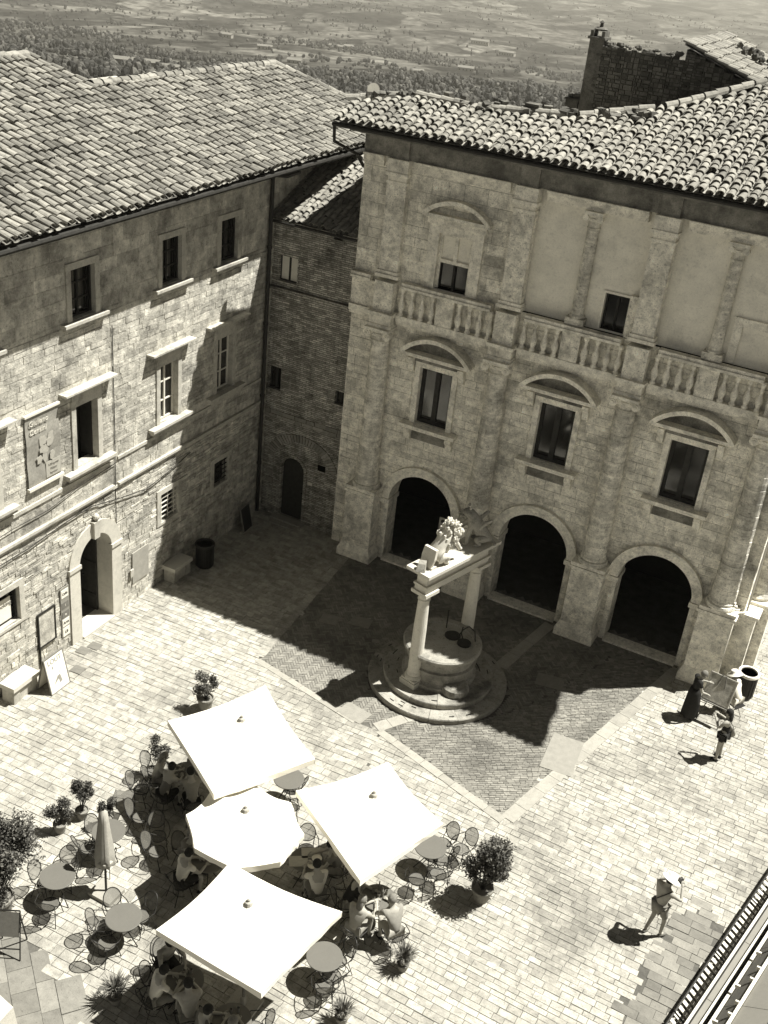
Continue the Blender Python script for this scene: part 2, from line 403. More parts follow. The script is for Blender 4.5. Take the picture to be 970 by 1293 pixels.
def roof_tiles(o, du, dv, poly, cw=.33, row=.36, seed=3, r=.13, skip=.0, dead=()):
    """barrel tiles on the plane o + du*u + dv*v (dv points up the slope); poly in (u,v)"""
    rg = random.Random(seed); o = Vector(o); du = Vector(du); dv = Vector(dv).normalized(); nr = du.cross(dv).normalized()
    b = MB(); us = [p[0] for p in poly]; vs = [p[1] for p in poly]
    v = min(vs); nrow = 0
    while v < max(vs):
        u = min(us)
        while u < max(us):
            if inside((u+cw/2, v+row*.5), poly) and rg.random() >= skip:
                for inv in (0, 1):
                    cu = u+cw/2+(cw/2 if inv else 0)+rg.uniform(-.02, .02); L_ = row*1.22; rr = r*(1 if not inv else 1.06)
                    yaw = rg.uniform(-.05, .05); lift = rg.uniform(0, .03); ns = 6; vt = []
                    dvv = rg.uniform(-.05, .05)
                    for e, (q, k, hh) in enumerate(((0, 1.05, .034), (1, .84, .0))):
                        for i in range(ns+1):
                            a = math.pi*i/ns; x = -math.cos(a)*rr*k; z = math.sin(a)*rr*k*.85
                            if inv: z = .075-math.sin(a)*rr*k*.5-.04
                            vv = v+q*L_+dvv
                            vt.append(o+du*(cu+x+yaw*q)+dv*vv+nr*(z+hh+lift+(.028 if not inv else -.02)))
                    fs = [(i, i+1, ns+2+i, ns+1+i) for i in range(ns)]
                    if not inv:   # thickness seen at the lower end
                        for i in range(ns+1):
                            a = math.pi*i/ns; x = -math.cos(a)*rr*.86; z = math.sin(a)*rr*.85*.82
                            vt.append(o+du*(cu+x)+dv*(v+dvv)+nr*(z+.034+lift+.028))
                        fs += [(2*ns+2+i, 2*ns+3+i, i+1, i) for i in range(ns)]
                    b.add(vt, fs)
            u += cw
        v += row*rg.uniform(.96, 1.04); nrow += 1
    return b
def ridge_tiles(a, c, name, m, parent, r=.14, L_=.4):
    a = Vector(a); c = Vector(c); d = (c-a); n = int(d.length/L_); d.normalize(); s_ = d.cross(Vector((0, 0, 1))).normalized(); b = MB()
    for i in range(n):
        p = a+d*(i*L_); vt = []; j = random.uniform(-.02, .02)
        for e in (0, 1):
            for k in range(7):
                t = math.pi*k/6; vt.append(p+d*(L_*1.1*e)+s_*(math.cos(t)*r*(1.1-.2*e)+j)+Vector((0, 0, math.sin(t)*r*(1.1-.2*e)+.03+random.uniform(0, .01))))
        b.add(vt, [(k, k+1, 8+k, 7+k) for k in range(6)])
    return b.build(name, m, parent)

# ------------------------------------------------------------------ the stone house on the left (local: x out of the wall, y along it, z up)
H = empty('stone_house', (-4.3017, -.0852, 0), .0198, 'long pale stone house with tiled roof and arched doorway on the left', 'house')
hf = lambda u, z, d: (d, u, z)
HY0, HY1, EZ = -15.0, 7.3, 12.3
TOPW = [-12.2, -8.58, -4.96, -2.16]; MIDW = [-12.3, -8.6, -5.06, -2.22]
holes = [(y-.44, y+.44, 9.52, 10.8) for y in TOPW]+[(y-.43, y+.43, 5.45, 7.2) for y in MIDW]
holes += [(-5.46, -4.6, 2.12, 3.07), (-2.66, -1.84, 2.12, 3.0), (-12.6, -11.42, 2.0, 3.02)]
arch = [(-8.45, .86, 2.45, 0, .86)]
for k, (z0, z1, rows, lens, sd) in enumerate(((0, 4.3, (.09, .19), (.08, .5), 5), (4.3, 9.4, (.12, .30), (.14, .85), 6), (9.4, EZ, (.25, .5), (.35, 1.3), 7))):
    st, jo = stones(HY0, HY1 if z0 > 9 else .5, z0, z1, rows, lens, holes, hf, proud=(.026, .013, .004)[k], joint=(.008, .0055, .003)[k], seed=sd, arches=arch if k == 0 else ())
    st.build('wall', m_house, H, local=True); jo.build('wall_joints', m_housemortar, H, local=True)
b = MB(); b.box(-11.5, -.45, HY0, HY0+.3, 0, EZ); b.box(-11.5, -11.2, HY0, HY1, 0, EZ); b.box(-11.5, -.05, HY1-.3, HY1, 0, EZ); b.build('outer_wall', m_house, H, local=True)
b = MB(); b.box(-.62, -.6, HY0, HY1, 3.9, EZ-.2); b.box(-.62, -.6, HY0, -9.6, 0, 3.9); b.box(-.62, -.6, -7.3, .5, 0, 3.9); b.build('inner_wall', m_dark, H, local=True)  # dark sheet behind the windows in place of unlit rooms
def casement(p, y0, y1, z0, z1, d, bars=2, mull=True, m=m_wood, open_=False):
    w = .05; b = MB(); b.box(d-.05, d, y0, y0+w, z0, z1); b.box(d-.05, d, y1-w, y1, z0, z1); b.box(d-.05, d, y0+w, y1-w, z0, z0+w); b.box(d-.05, d, y0+w, y1-w, z1-w, z1)
    if mull: b.box(d-.048, d+.004, (y0+y1)/2-.03, (y0+y1)/2+.03, z0+w, z1-w)
    for i in range(bars):
        z = z0+(z1-z0)*(i+1)/(bars+1); b.box(d-.046, d-.004, y0+w, y1-w, z-.018, z+.018)
    f = b.build('casement', m, p, local=True)
    g = MB(); g.box(d-.04, d-.034, y0+w, y1-w, z0+w, z1-w); g.build('pane', m_glass, f, local=True)
def hwin(y, z0, z1, hw, sill_p, hood=None, sill_w=.8, deep=.32, style='shut', name='window'):
    b = MB(); s_ = .17; pr = .045
    for a, c in ((y-hw-s_, y-hw), (y+hw, y+hw+s_)): b.box(-deep, pr, a, c, z0-.02, z1)
    b.box(-deep, pr, y-hw-s_, y+hw+s_, z1, z1+s_)
    w = b.build(name, m_surround, H, local=True)
    b = MB(); b.box(-deep, sill_p*.85, y-sill_w, y+sill_w, z0-.10, z0-.02); b.box(.0, sill_p*.85-.05, y-sill_w+.06, y+sill_w-.06, z0-.2, z0-.10); b.build('sill', m_surround, w, local=True)
    if hood:
        b = MB(); zt = z1+s_; b.box(0, .06, y-hw-s_+.02, y+hw+s_-.02, zt, zt+.24); b.box(0, .16, y-hood+.08, y+hood-.08, zt+.24, zt+.32); b.box(0, .27, y-hood, y+hood, zt+.32, zt+.37)
        b.build('hood', m_surround, w, local=True)
    if style == 'shut':
        casement(w, y-hw, y+hw, z0, z1, -.16, 2); b = MB(); b.box(-.12, -.08, y+hw-.06, y+hw-.02, z0+.03, z1-.03); b.build('shutter', m_wood, w, local=True)
    elif style == 'white': casement(w, y-hw, y+hw, z0, z1, -.14, 2, True, m_white)
    elif style == 'open':
        b = MB(); b.box(-.55, -.16, y-hw+.01, y-hw+.05, z0, z1); b.box(-.55, -.16, y+hw-.05, y+hw-.01, z0, z1); b.build('casement', m_wood, w, local=True)
        b = MB(); [b.ell((-.45, y-.1+i*.08, (z0+z1)/2), (.02, .035, (z1-z0)/2-.05), 6, 4) for i in range(3)]; b.build('curtain', m_midc, w, local=True)
    elif style == 'bars':
        b = MB(); 
        for i in range(5): b.box(-.06, -.03, y-hw, y+hw, z0+.1+i*.16, z0+.125+i*.16)
        for i in range(3): b.box(-.05, -.035, y-hw+.12+i*(hw-.12), y-hw+.14+i*(hw-.12), z0, z1)
        b.build('grille', m_white if z0 < 2.13 and y < -4 else m_iron, w, local=True); casement(w, y-hw, y+hw, z0, z1, -.2, 1)
    return w
for i, y in enumerate(TOPW): hwin(y, 9.52, 10.8, .44, .2, None, .82)
for i, y in enumerate(MIDW): hwin(y, 5.45, 7.2, .42, .26, 1.0, .95, style=('shut', 'open', 'white', 'white')[i])
hwin(-5.03, 2.12, 3.07, .43, .05, None, .6, style='bars'); hwin(-2.25, 2.12, 3.0, .41, .03, None, .55, style='bars')
hwin(-12.01, 2.0, 3.02, .59, .06, None, .78, style='shut', deep=.4)
# string courses
b = MB(); b.box(0, .10, HY0, -7.62, 4.28, 4.36); b.box(0, .10, -7.42, .2, 4.28, 4.35); b.box(0, .05, HY0, .2, 4.2, 4.28); b.build('string_course', m_surround, H, local=True)
b = MB(); b.box(0, .05, HY0, -7.62, 5.02, 5.12); b.box(0, .05, -7.4, .2, 5.06, 5.15); b.build('sill_course', m_surround, H, local=True)
# arched doorway
ro, ri = 1.1, .68
def archivolt(f, cx, zs, ri, ro, d0, d1, n=20, zb=None, lip=None):
    b = MB(); A = arcpts(cx, zs, ri, 0, math.pi, n); B = arcpts(cx, zs, ro, 0, math.pi, n)
    vs = []
    for (a, c) in zip(A, B): vs += [f(a[0], a[1], d1), f(c[0], c[1], d1), f(c[0], c[1], d0), f(a[0], a[1], d0)]
    fs = []
    for i in range(n):
        for k in range(4): fs.append((4*i+k, 4*i+(k+1) % 4, 4*i+4+(k+1) % 4, 4*i+4+k))
    fs += [(0, 1, 2, 3), (4*n+3, 4*n+2, 4*n+1, 4*n)]
    b.add(vs, fs); return b
dw = archivolt(hf, -8.45, 2.45, ri, ro, -.5, .06); dw.box(-.5, .06, -9.55, -9.13, 0, 2.45); dw.box(-.5, .06, -7.77, -7.35, 0, 2.45)
dw.box(-.05, .10, -9.58, -9.1, 2.38, 2.5); dw.box(-.05, .10, -7.8, -7.32, 2.38, 2.5)
D = dw.build('doorway', m_pale, H, local=True)
b = MB(); b.hexa([(0, -8.56, 3.05), (0, -8.34, 3.05), (.13, -8.34, 3.05), (.13, -8.56, 3.05)], [(0, -8.6, 3.6), (0, -8.3, 3.6), (.16, -8.3, 3.6), (.16, -8.6, 3.6)]); b.ell((.1, -8.45, 3.72), .1); b.build('keystone', m_pale, D, local=True)
b = MB(); b.box(-.55, .12, -9.13, -7.77, -.01, .06); b.build('threshold', m_pale, D, local=True)
b = MB(); b.box(-2.6, -.55, -9.4, -7.5, -.02, .03); b.box(-2.62, -2.6, -9.4, -7.5, 0, 3.3); b.box(-2.6, -.62, -9.42, -9.4, 0, 3.3); b.box(-2.6, -.62, -7.5, -7.48, 0, 3.3); b.box(-2.6, -.62, -9.4, -7.5, 3.3, 3.34); b.build('entrance_hall', m_inner, D, local=True)
b = MB()
for i in range(4): b.box(-1.15+i*.17, -.985+i*.17, -7.86, -7.80, .06, 2.9)
b.box(-1.15, -.48, -7.89, -7.86, .5, .62); b.box(-1.15, -.48, -7.89, -7.86, 1.6, 1.72); lf = b.build('door_leaf', m_wood, D, local=True)
b = MB(); b.ell((-.9, -7.92, 1.2), .035, 8, 6); b.build('handle', m_iron, lf, local=True)
b = MB(); b.box(-2.55, -2.5, -9.2, -8.6, .1, 2.3); b.build('inner_door', m_wood2, D, local=True)
# little hatch, cables, downpipes, gutter
b = MB(); b.box(.0, .05, -6.84, -6.08, .64, 1.7); hp = b.build('hatch', mat('hatch_metal', .30, .12), H, local=True); b = MB(); b.box(.05, .1, -6.98, -6.84, .95, 1.2); b.build('hatch_box', m_surround, hp, local=True)
for nm, pts, r in (('cable', [(.06, HY0, 3.9), (.06, -11, 3.95), (.05, -9.8, 4.05), (.06, -8.6, 4.1), (.06, -7.5, 3.85), (.07, -6.2, 3.62), (.06, -5.0, 3.75), (.05, -4.0, 3.95)], .014), ('cable', [(.06, HY0, 4.6), (.06, -11.5, 4.75), (.05, -10.2, 4.72), (.05, -9, 4.9), (.05, -7.5, 5.0)], .01),
        ('wire', [(.03, -7.52, 9.0), (.03, -7.5, 6), (.03, -7.52, 3.9), (.03, -7.5, 1.2)], .012)):
    b = MB(); b.tube(pts, r, 5); b.build(nm, m_gutter, H, local=True)
b = MB(); b.tube([(1.0, .0, 12.0), (.6, -.03, 11.8), (.12, -.06, 11.7), (.12, -.06, .15)], .065, 8)
for z in (2, 4.5, 7, 9.5): b.lathe([(.085, z), (.085, z+.08)], 8, (.12, -.06, 0))
b.build('downpipe', m_gutter, H, local=True)
b = MB(); b.tube([(1.13, HY0, 12.16), (1.13, .6, 12.16), (1.13, HY1, 12.16)], .075, 8); b.build('gutter', m_gutter, H, local=True)
b = MB()
y = HY0+.2
while y < HY1: b.box(0, 1.08, y, y+.09, 12.08, 12.18); y += .55
b.box(0, 1.1, HY0, HY1, 12.18, 12.22); b.build('eaves', m_wood2, H, local=True)
# roof: plane through eave x=1.15 z=12.3, rising .36 inward
sl_ = math.atan(.36); dv = Vector((-math.cos(sl_), 0, math.sin(sl_)))
up_ = lambda x: (1.17-x)/math.cos(sl_)
poly = [(HY0, 0), (HY1-.0, 0), (5.45, up_(-3.2)), (5.3, up_(-3.4)), (-3.9, up_(-3.75)), (-4.5, up_(-5.2)), (HY0, up_(-5.3))]
rb = roof_tiles((1.17, 0, 12.33), (0, 1, 0), dv, poly, seed=11, cw=.255, row=.32, r=.10)
rf = rb.build('roof', m_tile, H, local=True)
b = MB(); b.poly([(1.17-v*math.cos(sl_), u, 12.33+v*math.sin(sl_)) for u, v in poly]); b.build('roof_deck', m_pan, rf, local=True)
b = MB(); zr = 12.33+.36*(1.17+3.6)
b.poly([(-3.6, HY0, zr-.02), (-3.6, 5.3, zr-.02), (-7.2, 5.3, zr-1.3), (-7.2, HY0, zr-1.3)]); b.poly([(-3.4, 5.3, zr-.1), (1.17, HY1, 12.3), (-7.2, HY1, 12.3), (-7.2, 5.3, zr-1.3)]); b.build('rear_slope', m_tile, rf, local=True)
def hw_(p): return ROOT['stone_house'] @ Vector(p)
ridge_tiles(hw_((-3.5, -3.9, zr-.02)), hw_((-3.35, 5.4, zr-.05)), 'ridge', m_tile, rf)
ridge_tiles(hw_((-3.35, 5.4, zr-.07)), hw_((1.1, 7.25, 12.38)), 'ridge', m_tile, rf)
ridge_tiles(hw_((-5.2, -4.5, 12.33+.36*6.3)), hw_((-5.25, HY0, 12.33+.36*6.35)), 'ridge', m_tile, rf)

# ------------------------------------------------------------------ brick annex between the two houses
A_ = empty('brick_annex', (-2.75, .25, 0), 0, 'narrow dark brick house with small arched door, wedged in the shady corner', 'house')
af = lambda u, z, d: (u, .25-d, z)
ah = [(-4.05, -3.36, 8.44, 9.26), (-4.22, -3.74, 4.7, 5.5), (-1.66, -1.33, 4.86, 5.32), (-2.15, -1.84, 10.16, 10.36), (-2.1, -1.8, 2.26, 2.48)]
def rects_minus(u0, u1, z0, z1, hs):
    zs = sorted({z0, z1} | {h[2] for h in hs} | {h[3] for h in hs}); out = []
    for za, zb in zip(zs, zs[1:]):
        segs = [(u0, u1)]
        for h in hs:
            if h[2] < (za+zb)/2 < h[3]:
                ns = []
                for a, c in segs:
                    if h[1] <= a or h[0] >= c: ns.append((a, c)); continue
                    if h[0] > a: ns.append((a, h[0]))
                    if h[1] < c: ns.append((h[1], c))
                segs = ns
        out += [(a, c, za, zb) for a, c in segs]
    return out
dr = []
n = 8
for i in range(n):   # the door's round head as thin steps hidden behind its brick rim
    z = 1.95+.46*i/n; w = math.sqrt(max(0, .48**2-(z-1.95)**2)); dr.append((-3.05-w, -3.05+w, z, 1.95+.46*(i+1)/n))
ah2 = ah+[(-3.53, -2.57, .08, 1.95)]+dr
b = MB()
for (a, c, za, zb) in rects_minus(-4.32, -1.1, 0, 10.45, ah2): b.quad(af(a, za, 0), af(c, za, 0), af(c, zb, 0), af(a, zb, 0))
b.build('wall', m_brick, A_)
b = MB(); b.box(-4.3, -1.1, 6.0, 6.2, 0, 12.4); b.box(-4.3, -1.1, .7, .72, 0, 10.3); b.build('inner_wall', m_dark, A_)  # near-black sheets put the annex interior's shade into their colour
b = MB(); b.box(-4.3, -1.2, .12, .25, 8.14, 8.24); b.build('ledge', m_brick, A_)
st, jo = stones(-4.3, -1.3, 3.7, 3.98, (.12, .16), (.25, .5), [], lambda u, z, d: (u, .235-d, z), seed=4, proud=.03); st.build('stone_band', mat('stone_band', .24, .2, .3), A_)
b = MB(); N_ = 30
for i in range(N_):
    a = math.pi*(.08+.84*i/N_); a2 = a+math.pi*.84/N_*.82
    p = [(-2.75+r_*math.cos(q)*1.15, 2.05+r_*math.sin(q)) for q, r_ in ((a, 1.0), (a2, 1.0), (a2, 1.28), (a, 1.28))]
    b.hexa([(x, .26, z) for x, z in p], [(x, .22-random.random()*.012, z) for x, z in p])
b.build('relieving_arch', mat('arch_brick', .24, .2, .3), A_)
b = archivolt(af, -3.05, 1.95, .45, .56, -.15, .03, 14); b.box(-3.62, -3.5, .22, .4, .05, 1.95); b.box(-2.6, -2.48, .22, .4, .05, 1.95)
D2 = b.build('door', m_brick, A_)
b = MB(); b.box(-3.5, -2.6, .36, .40, .08, 2.42); dl = b.build('door_leaf', m_wood, D2); b = MB(); b.ell((-2.72, .34, 1.1), .03, 8, 6); b.build('handle', m_iron, dl)
b = MB(); b.box(-3.66, -2.44, -.1, .24, 0, .09); b.box(-3.6, -2.5, -.35, -.1, 0, .04); b.build('doorstep', m_palefloor, D2)
def awin(u0, u1, z0, z1, white=True):
    b = MB(); b.box(u0-.07, u1+.07, .22, .45, z0-.1, z0); b.box(u0-.06, u0, .24, .45, z0, z1); b.box(u1, u1+.06, .24, .45, z0, z1); b.box(u0-.06, u1+.06, .235, .45, z1, z1+.07)
    w = b.build('window', m_brick, A_); b = MB(); mid = (u0+u1)/2
    for a, c in ((u0, u0+.04), (mid-.035, mid+.035), (u1-.04, u1)): b.box(a, c, .36, .4, z0, z1)
    b.box(u0, u1, .362, .398, z0, z0+.04); b.box(u0, u1, .362, .398, z1-.04, z1); b.build('casement', m_wood, w)
    b = MB(); b.box(u0+.04, u1-.04, .38, .385, z0+.04, z1-.04); b.build('pane', m_lightc if white else m_glass, w)
awin(-4.05, -3.36, 8.44, 9.26); awin(-4.22, -3.74, 4.7, 5.5, False); awin(-1.66, -1.33, 4.86, 5.32, False); awin(-2.15, -1.84, 10.16, 10.36, False)
sl2 = math.atan(.4); poly = [(-4.4, 0), (-1.25, 0), (-1.25, 6), (-4.4, 6)]
rb = roof_tiles((0, 0, 10.42), (1, 0, 0), (0, math.cos(sl2), math.sin(sl2)), poly, seed=21, cw=.21, row=.26, r=.082)
r2_ = rb.build('roof', m_tile2, A_); b = MB(); b.poly([(u, v*math.cos(sl2), 10.42+v*math.sin(sl2)) for u, v in poly]); b.build('roof_deck', m_pan, r2_)
b = MB(); b.tube([(-4.3, -.05, 10.36), (-1.2, -.05, 10.36)], .05, 6); b.build('gutter', m_gutter, A_)

# ------------------------------------------------------------------ the arcaded palace
P = empty('arcaded_palace', (5.8, 0, 0), 0, 'tall travertine palace with three dark arches, half columns and blind balustrade, shaded front', 'palace')
pf = lambda u, z, d: (u, -d, z)
X0, X1 = -1.2, 12.35
BAYS = [1.93, 5.85, 9.74]; COLX = [0, 3.92, 7.8, 11.7]
CWIN = [(c-.02-.54, c-.02+.54, 5.2, 7.05) for c in BAYS]
UPW = (1.45, 2.5, 9.55, 11.18)
ARC = [(c, 1.24, 2.3, 0, 1.24) for c in BAYS]
st, jo = stones(X0, X1, 0, 8.0, (.26, .36), (.4, .95), CWIN, pf, proud=.008, joint=.004, seed=31, arches=ARC)
st.build('wall', m_trav, P); jo.build('wall_joints', m_travmortar, P)
st, jo = stones(X0, 3.55, 8.0, 12.95, (.28, .38), (.45, .95), [UPW], pf, proud=.008, joint=.004, seed=32)
st.build('wall', m_trav, P); jo.build('wall_joints', m_travmortar, P)
st, jo = stones(3.55, X1, 8.0, 9.5, (.28, .38), (.45, .95), [], pf, proud=.006, joint=.004, seed=33)
st.build('wall', m_trav, P); jo.build('wall_joints', m_travmortar, P)
# infill of the old loggia
DW = (6.47, 7.22, 9.56, 10.58)
b = MB()
for (a, c, za, zb) in rects_minus(3.55, X1, 9.5, 12.95, [DW]): b.quad((a, .14, za), (c, .14, za), (c, .14, zb), (a, .14, zb))
b.build('loggia_infill', m_plaster, P)
# left flank, right flank, back, inside
st, jo = stones(.0, 6.0, 0, 13.6, (.28, .38), (.4, .9), [], lambda u, z, d: (X0-d, u, z), seed=34); st.build('side_wall', m_trav, P); jo.build('wall_joints', m_travmortar, P)
st, jo = stones(.0, 9.0, 0, 13.6, (.28, .38), (.4, .9), [(1.9, 3.9, 0, 3.2)], lambda u, z, d: (X1+d, u, z), seed=35); st.build('side_wall', m_trav, P); jo.build('wall_joints', m_travmortar, P)
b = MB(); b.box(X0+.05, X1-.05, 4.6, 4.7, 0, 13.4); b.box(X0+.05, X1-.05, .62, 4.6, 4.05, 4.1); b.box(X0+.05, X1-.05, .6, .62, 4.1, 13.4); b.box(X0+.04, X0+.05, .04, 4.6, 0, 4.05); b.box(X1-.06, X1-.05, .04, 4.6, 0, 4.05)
b.build('hall', m_dark, P)  # hall surfaces near-black, so its darkness is in the colour
def bx(name, mt, parent, *boxes):
    b = MB(); [b.box(*q) for q in boxes]; return b.build(name, mt, parent)
def each(name, mt, parent, *boxes):
    for q in boxes: bx(name, mt, parent, q)
# arches with piers, imposts and deep intrados
for i, c in enumerate(BAYS):
    b = archivolt(pf, c, 2.3, 1.12, 1.4, -.6, .10, 26); A2 = archivolt(pf, c, 2.3, 1.36, 1.44, .0, .15, 26); b.add(A2.v, A2.f)
    a = b.build('arch', m_trim, P)
    each('impost', m_trim, a, (c-1.52, c-1.08, -.14, .6, 2.14, 2.295), (c+1.08, c+1.52, -.14, .6, 2.14, 2.295))
    each('jamb', m_trav, a, (c-1.30, c-1.13, -.04, .6, 0, 2.14), (c+1.13, c+1.30, -.04, .6, 0, 2.14))
    bx('threshold', m_trim, a, (c-1.13, c+1.13, -.16, .3, -.01, .07))
# pedestals + half columns
for i, x in enumerate(COLX):
    b = MB(); b.box(x-.5, x+.5, -.575, -.02, .48, 2.42)
    d = b.build('pedestal', m_trav, P)
    bx('pedestal_cap', m_trim, d, (x-.56, x+.56, -.64, -.02, 2.42, 2.50), (x-.53, x+.53, -.60, -.02, 2.50, 2.62))
    b = MB(); b.hexa([(x-.62, -.70, 0), (x+.62, -.70, 0), (x+.62, -.02, 0), (x-.62, -.02, 0)], [(x-.61, -.69, .27), (x+.61, -.69, .27), (x+.61, -.02, .27), (x-.61, -.02, .27)])
    b.hexa([(x-.60, -.68, .27), (x+.60, -.68, .27), (x+.60, -.02, .27), (x-.60, -.02, .27)], [(x-.51, -.585, .48), (x+.51, -.585, .48), (x+.51, -.02, .48), (x-.51, -.02, .48)]); b.build('pedestal_base', m_trim, d)
    yc = -.20
    prof = [(.44, 2.62), (.46, 2.68), (.44, 2.75), (.385, 2.77), (.40, 2.83), (.365, 2.88)]
    z = 2.88
    while z < 7.55:
        r_ = .365-.075*(z-2.88)/4.7; prof += [(r_, z+.02), (r_*random.uniform(.985, 1.01), z+.2), (r_, z+.38), (r_-.012, z+.395)]; z += .4
    prof += [(.30, 7.62), (.335, 7.66), (.30, 7.70), (.30, 7.8), (.34, 7.9)]
    b = MB(); b.lathe(prof, 20, (x, yc, 0)); cl = b.build('half_column', m_col, P, smooth=False)
    b = MB(); b.box(x-.40, x+.40, -.62, .0, 7.98, 8.07); b.box(x-.33, x+.33, -.50, .0, 7.8, 7.98)
    for s_ in (-1, 1):
        M_ = Matrix.Translation((x+s_*.33, -.5, 7.86)) @ Matrix.Rotation(R(90), 4, 'X'); b.lathe([(.0, -.16), (.13, -.16), (.13, .07), (.09, .07), (.09, .1), (.05, .1), (.04, .13), (0, .13)], 12, (0, 0, 0), M=M_)
    b.build('capital', m_trim, cl)
    bx('balustrade_pedestal', m_trav, P, (x-.31, x+.31, -.36, -.02, 8.54, 9.46))
    bx('entablature_block', m_trim, P, (x-.38, x+.38, -.46, -.02, 8.07, 8.16), (x-.36, x+.36, -.42, -.02, 8.16, 8.44), (x-.42, x+.42, -.50, -.02, 8.44, 8.54))
    # upper pilaster
    b = MB(); b.box(x-.31, x+.31, -.2, .1, 9.76, 12.28)
    q = b.build('pilaster', m_trav, P)
    bx('pilaster_base', m_trim, q, (x-.38, x+.38, -.28, .1, 9.56, 9.66), (x-.35, x+.35, -.24, .1, 9.66, 9.76))
    bx('pilaster_capital', m_trim, q, (x-.33, x+.33, -.22, .1, 12.28, 12.36), (x-.30, x+.30, -.2, .1, 12.36, 12.5), (x-.36, x+.36, -.27, .1, 12.5, 12.6))
    bx('frieze_block', m_frieze, P, (x-.27, x+.27, -.16, .1, 12.97, 13.5))
    bx('architrave_block', m_trim, P, (x-.33, x+.33, -.24, .1, 12.6, 12.97))
# ledges between the pedestals
for a, c in [(X0, COLX[0]-.42)]+[(COLX[i]+.42, COLX[i+1]-.42) for i in range(3)]+[(COLX[3]+.42, X1+.05)]:
    bx('ledge', m_trim, P, (a, c, -.16, -.01, 8.2, 8.3), (a, c, -.22, -.01, 8.3, 8.5))
    a2, c2 = a+.11, c-.11
    if a == X0: a2 = X0
    if c > X1: c2 = X1
    bx('balustrade_rail', m_trim, P, (a2, c2, -.28, -.01, 9.34, 9.42), (a2, c2, -.24, -.01, 9.42, 9.52))
    bx('architrave', m_trim, P, (a2, c2, -.05, .16, 12.68, 12.8), (a2, c2, -.08, .16, 12.8, 12.92), (a2, c2, -.14, .16, 12.92, 12.97))
each('balustrade_panel', m_trav, P, (X0, -.34, -.14, -.01, 8.5, 9.34), (12.02, X1+.02, -.14, -.01, 8.5, 9.34))
bprof = [(.095, 0), (.095, .05), (.055, .09), (.075, .16), (.105, .28), (.095, .38), (.05, .50), (.045, .56), (.07, .6), (.045, .64), (.06, .70), (.085, .74), (.085, .84)]
for k in range(3):
    xa, xb = COLX[k]+.36, COLX[k+1]-.36; mid = (xa+xb)/2
    bx('balustrade_block', m_trav, P, (mid-.27, mid+.27, -.2, -.02, 8.5, 9.34))
    for s_, lo, hi in ((0, xa, mid-.27), (1, mid+.27, xb)):
        for j in range(4):
            x = lo+(hi-lo)*(j+.5)/4; b = MB(); b.lathe(bprof, 10, (x, -.12, 8.5)); b.build('baluster', m_trim, P, smooth=True)
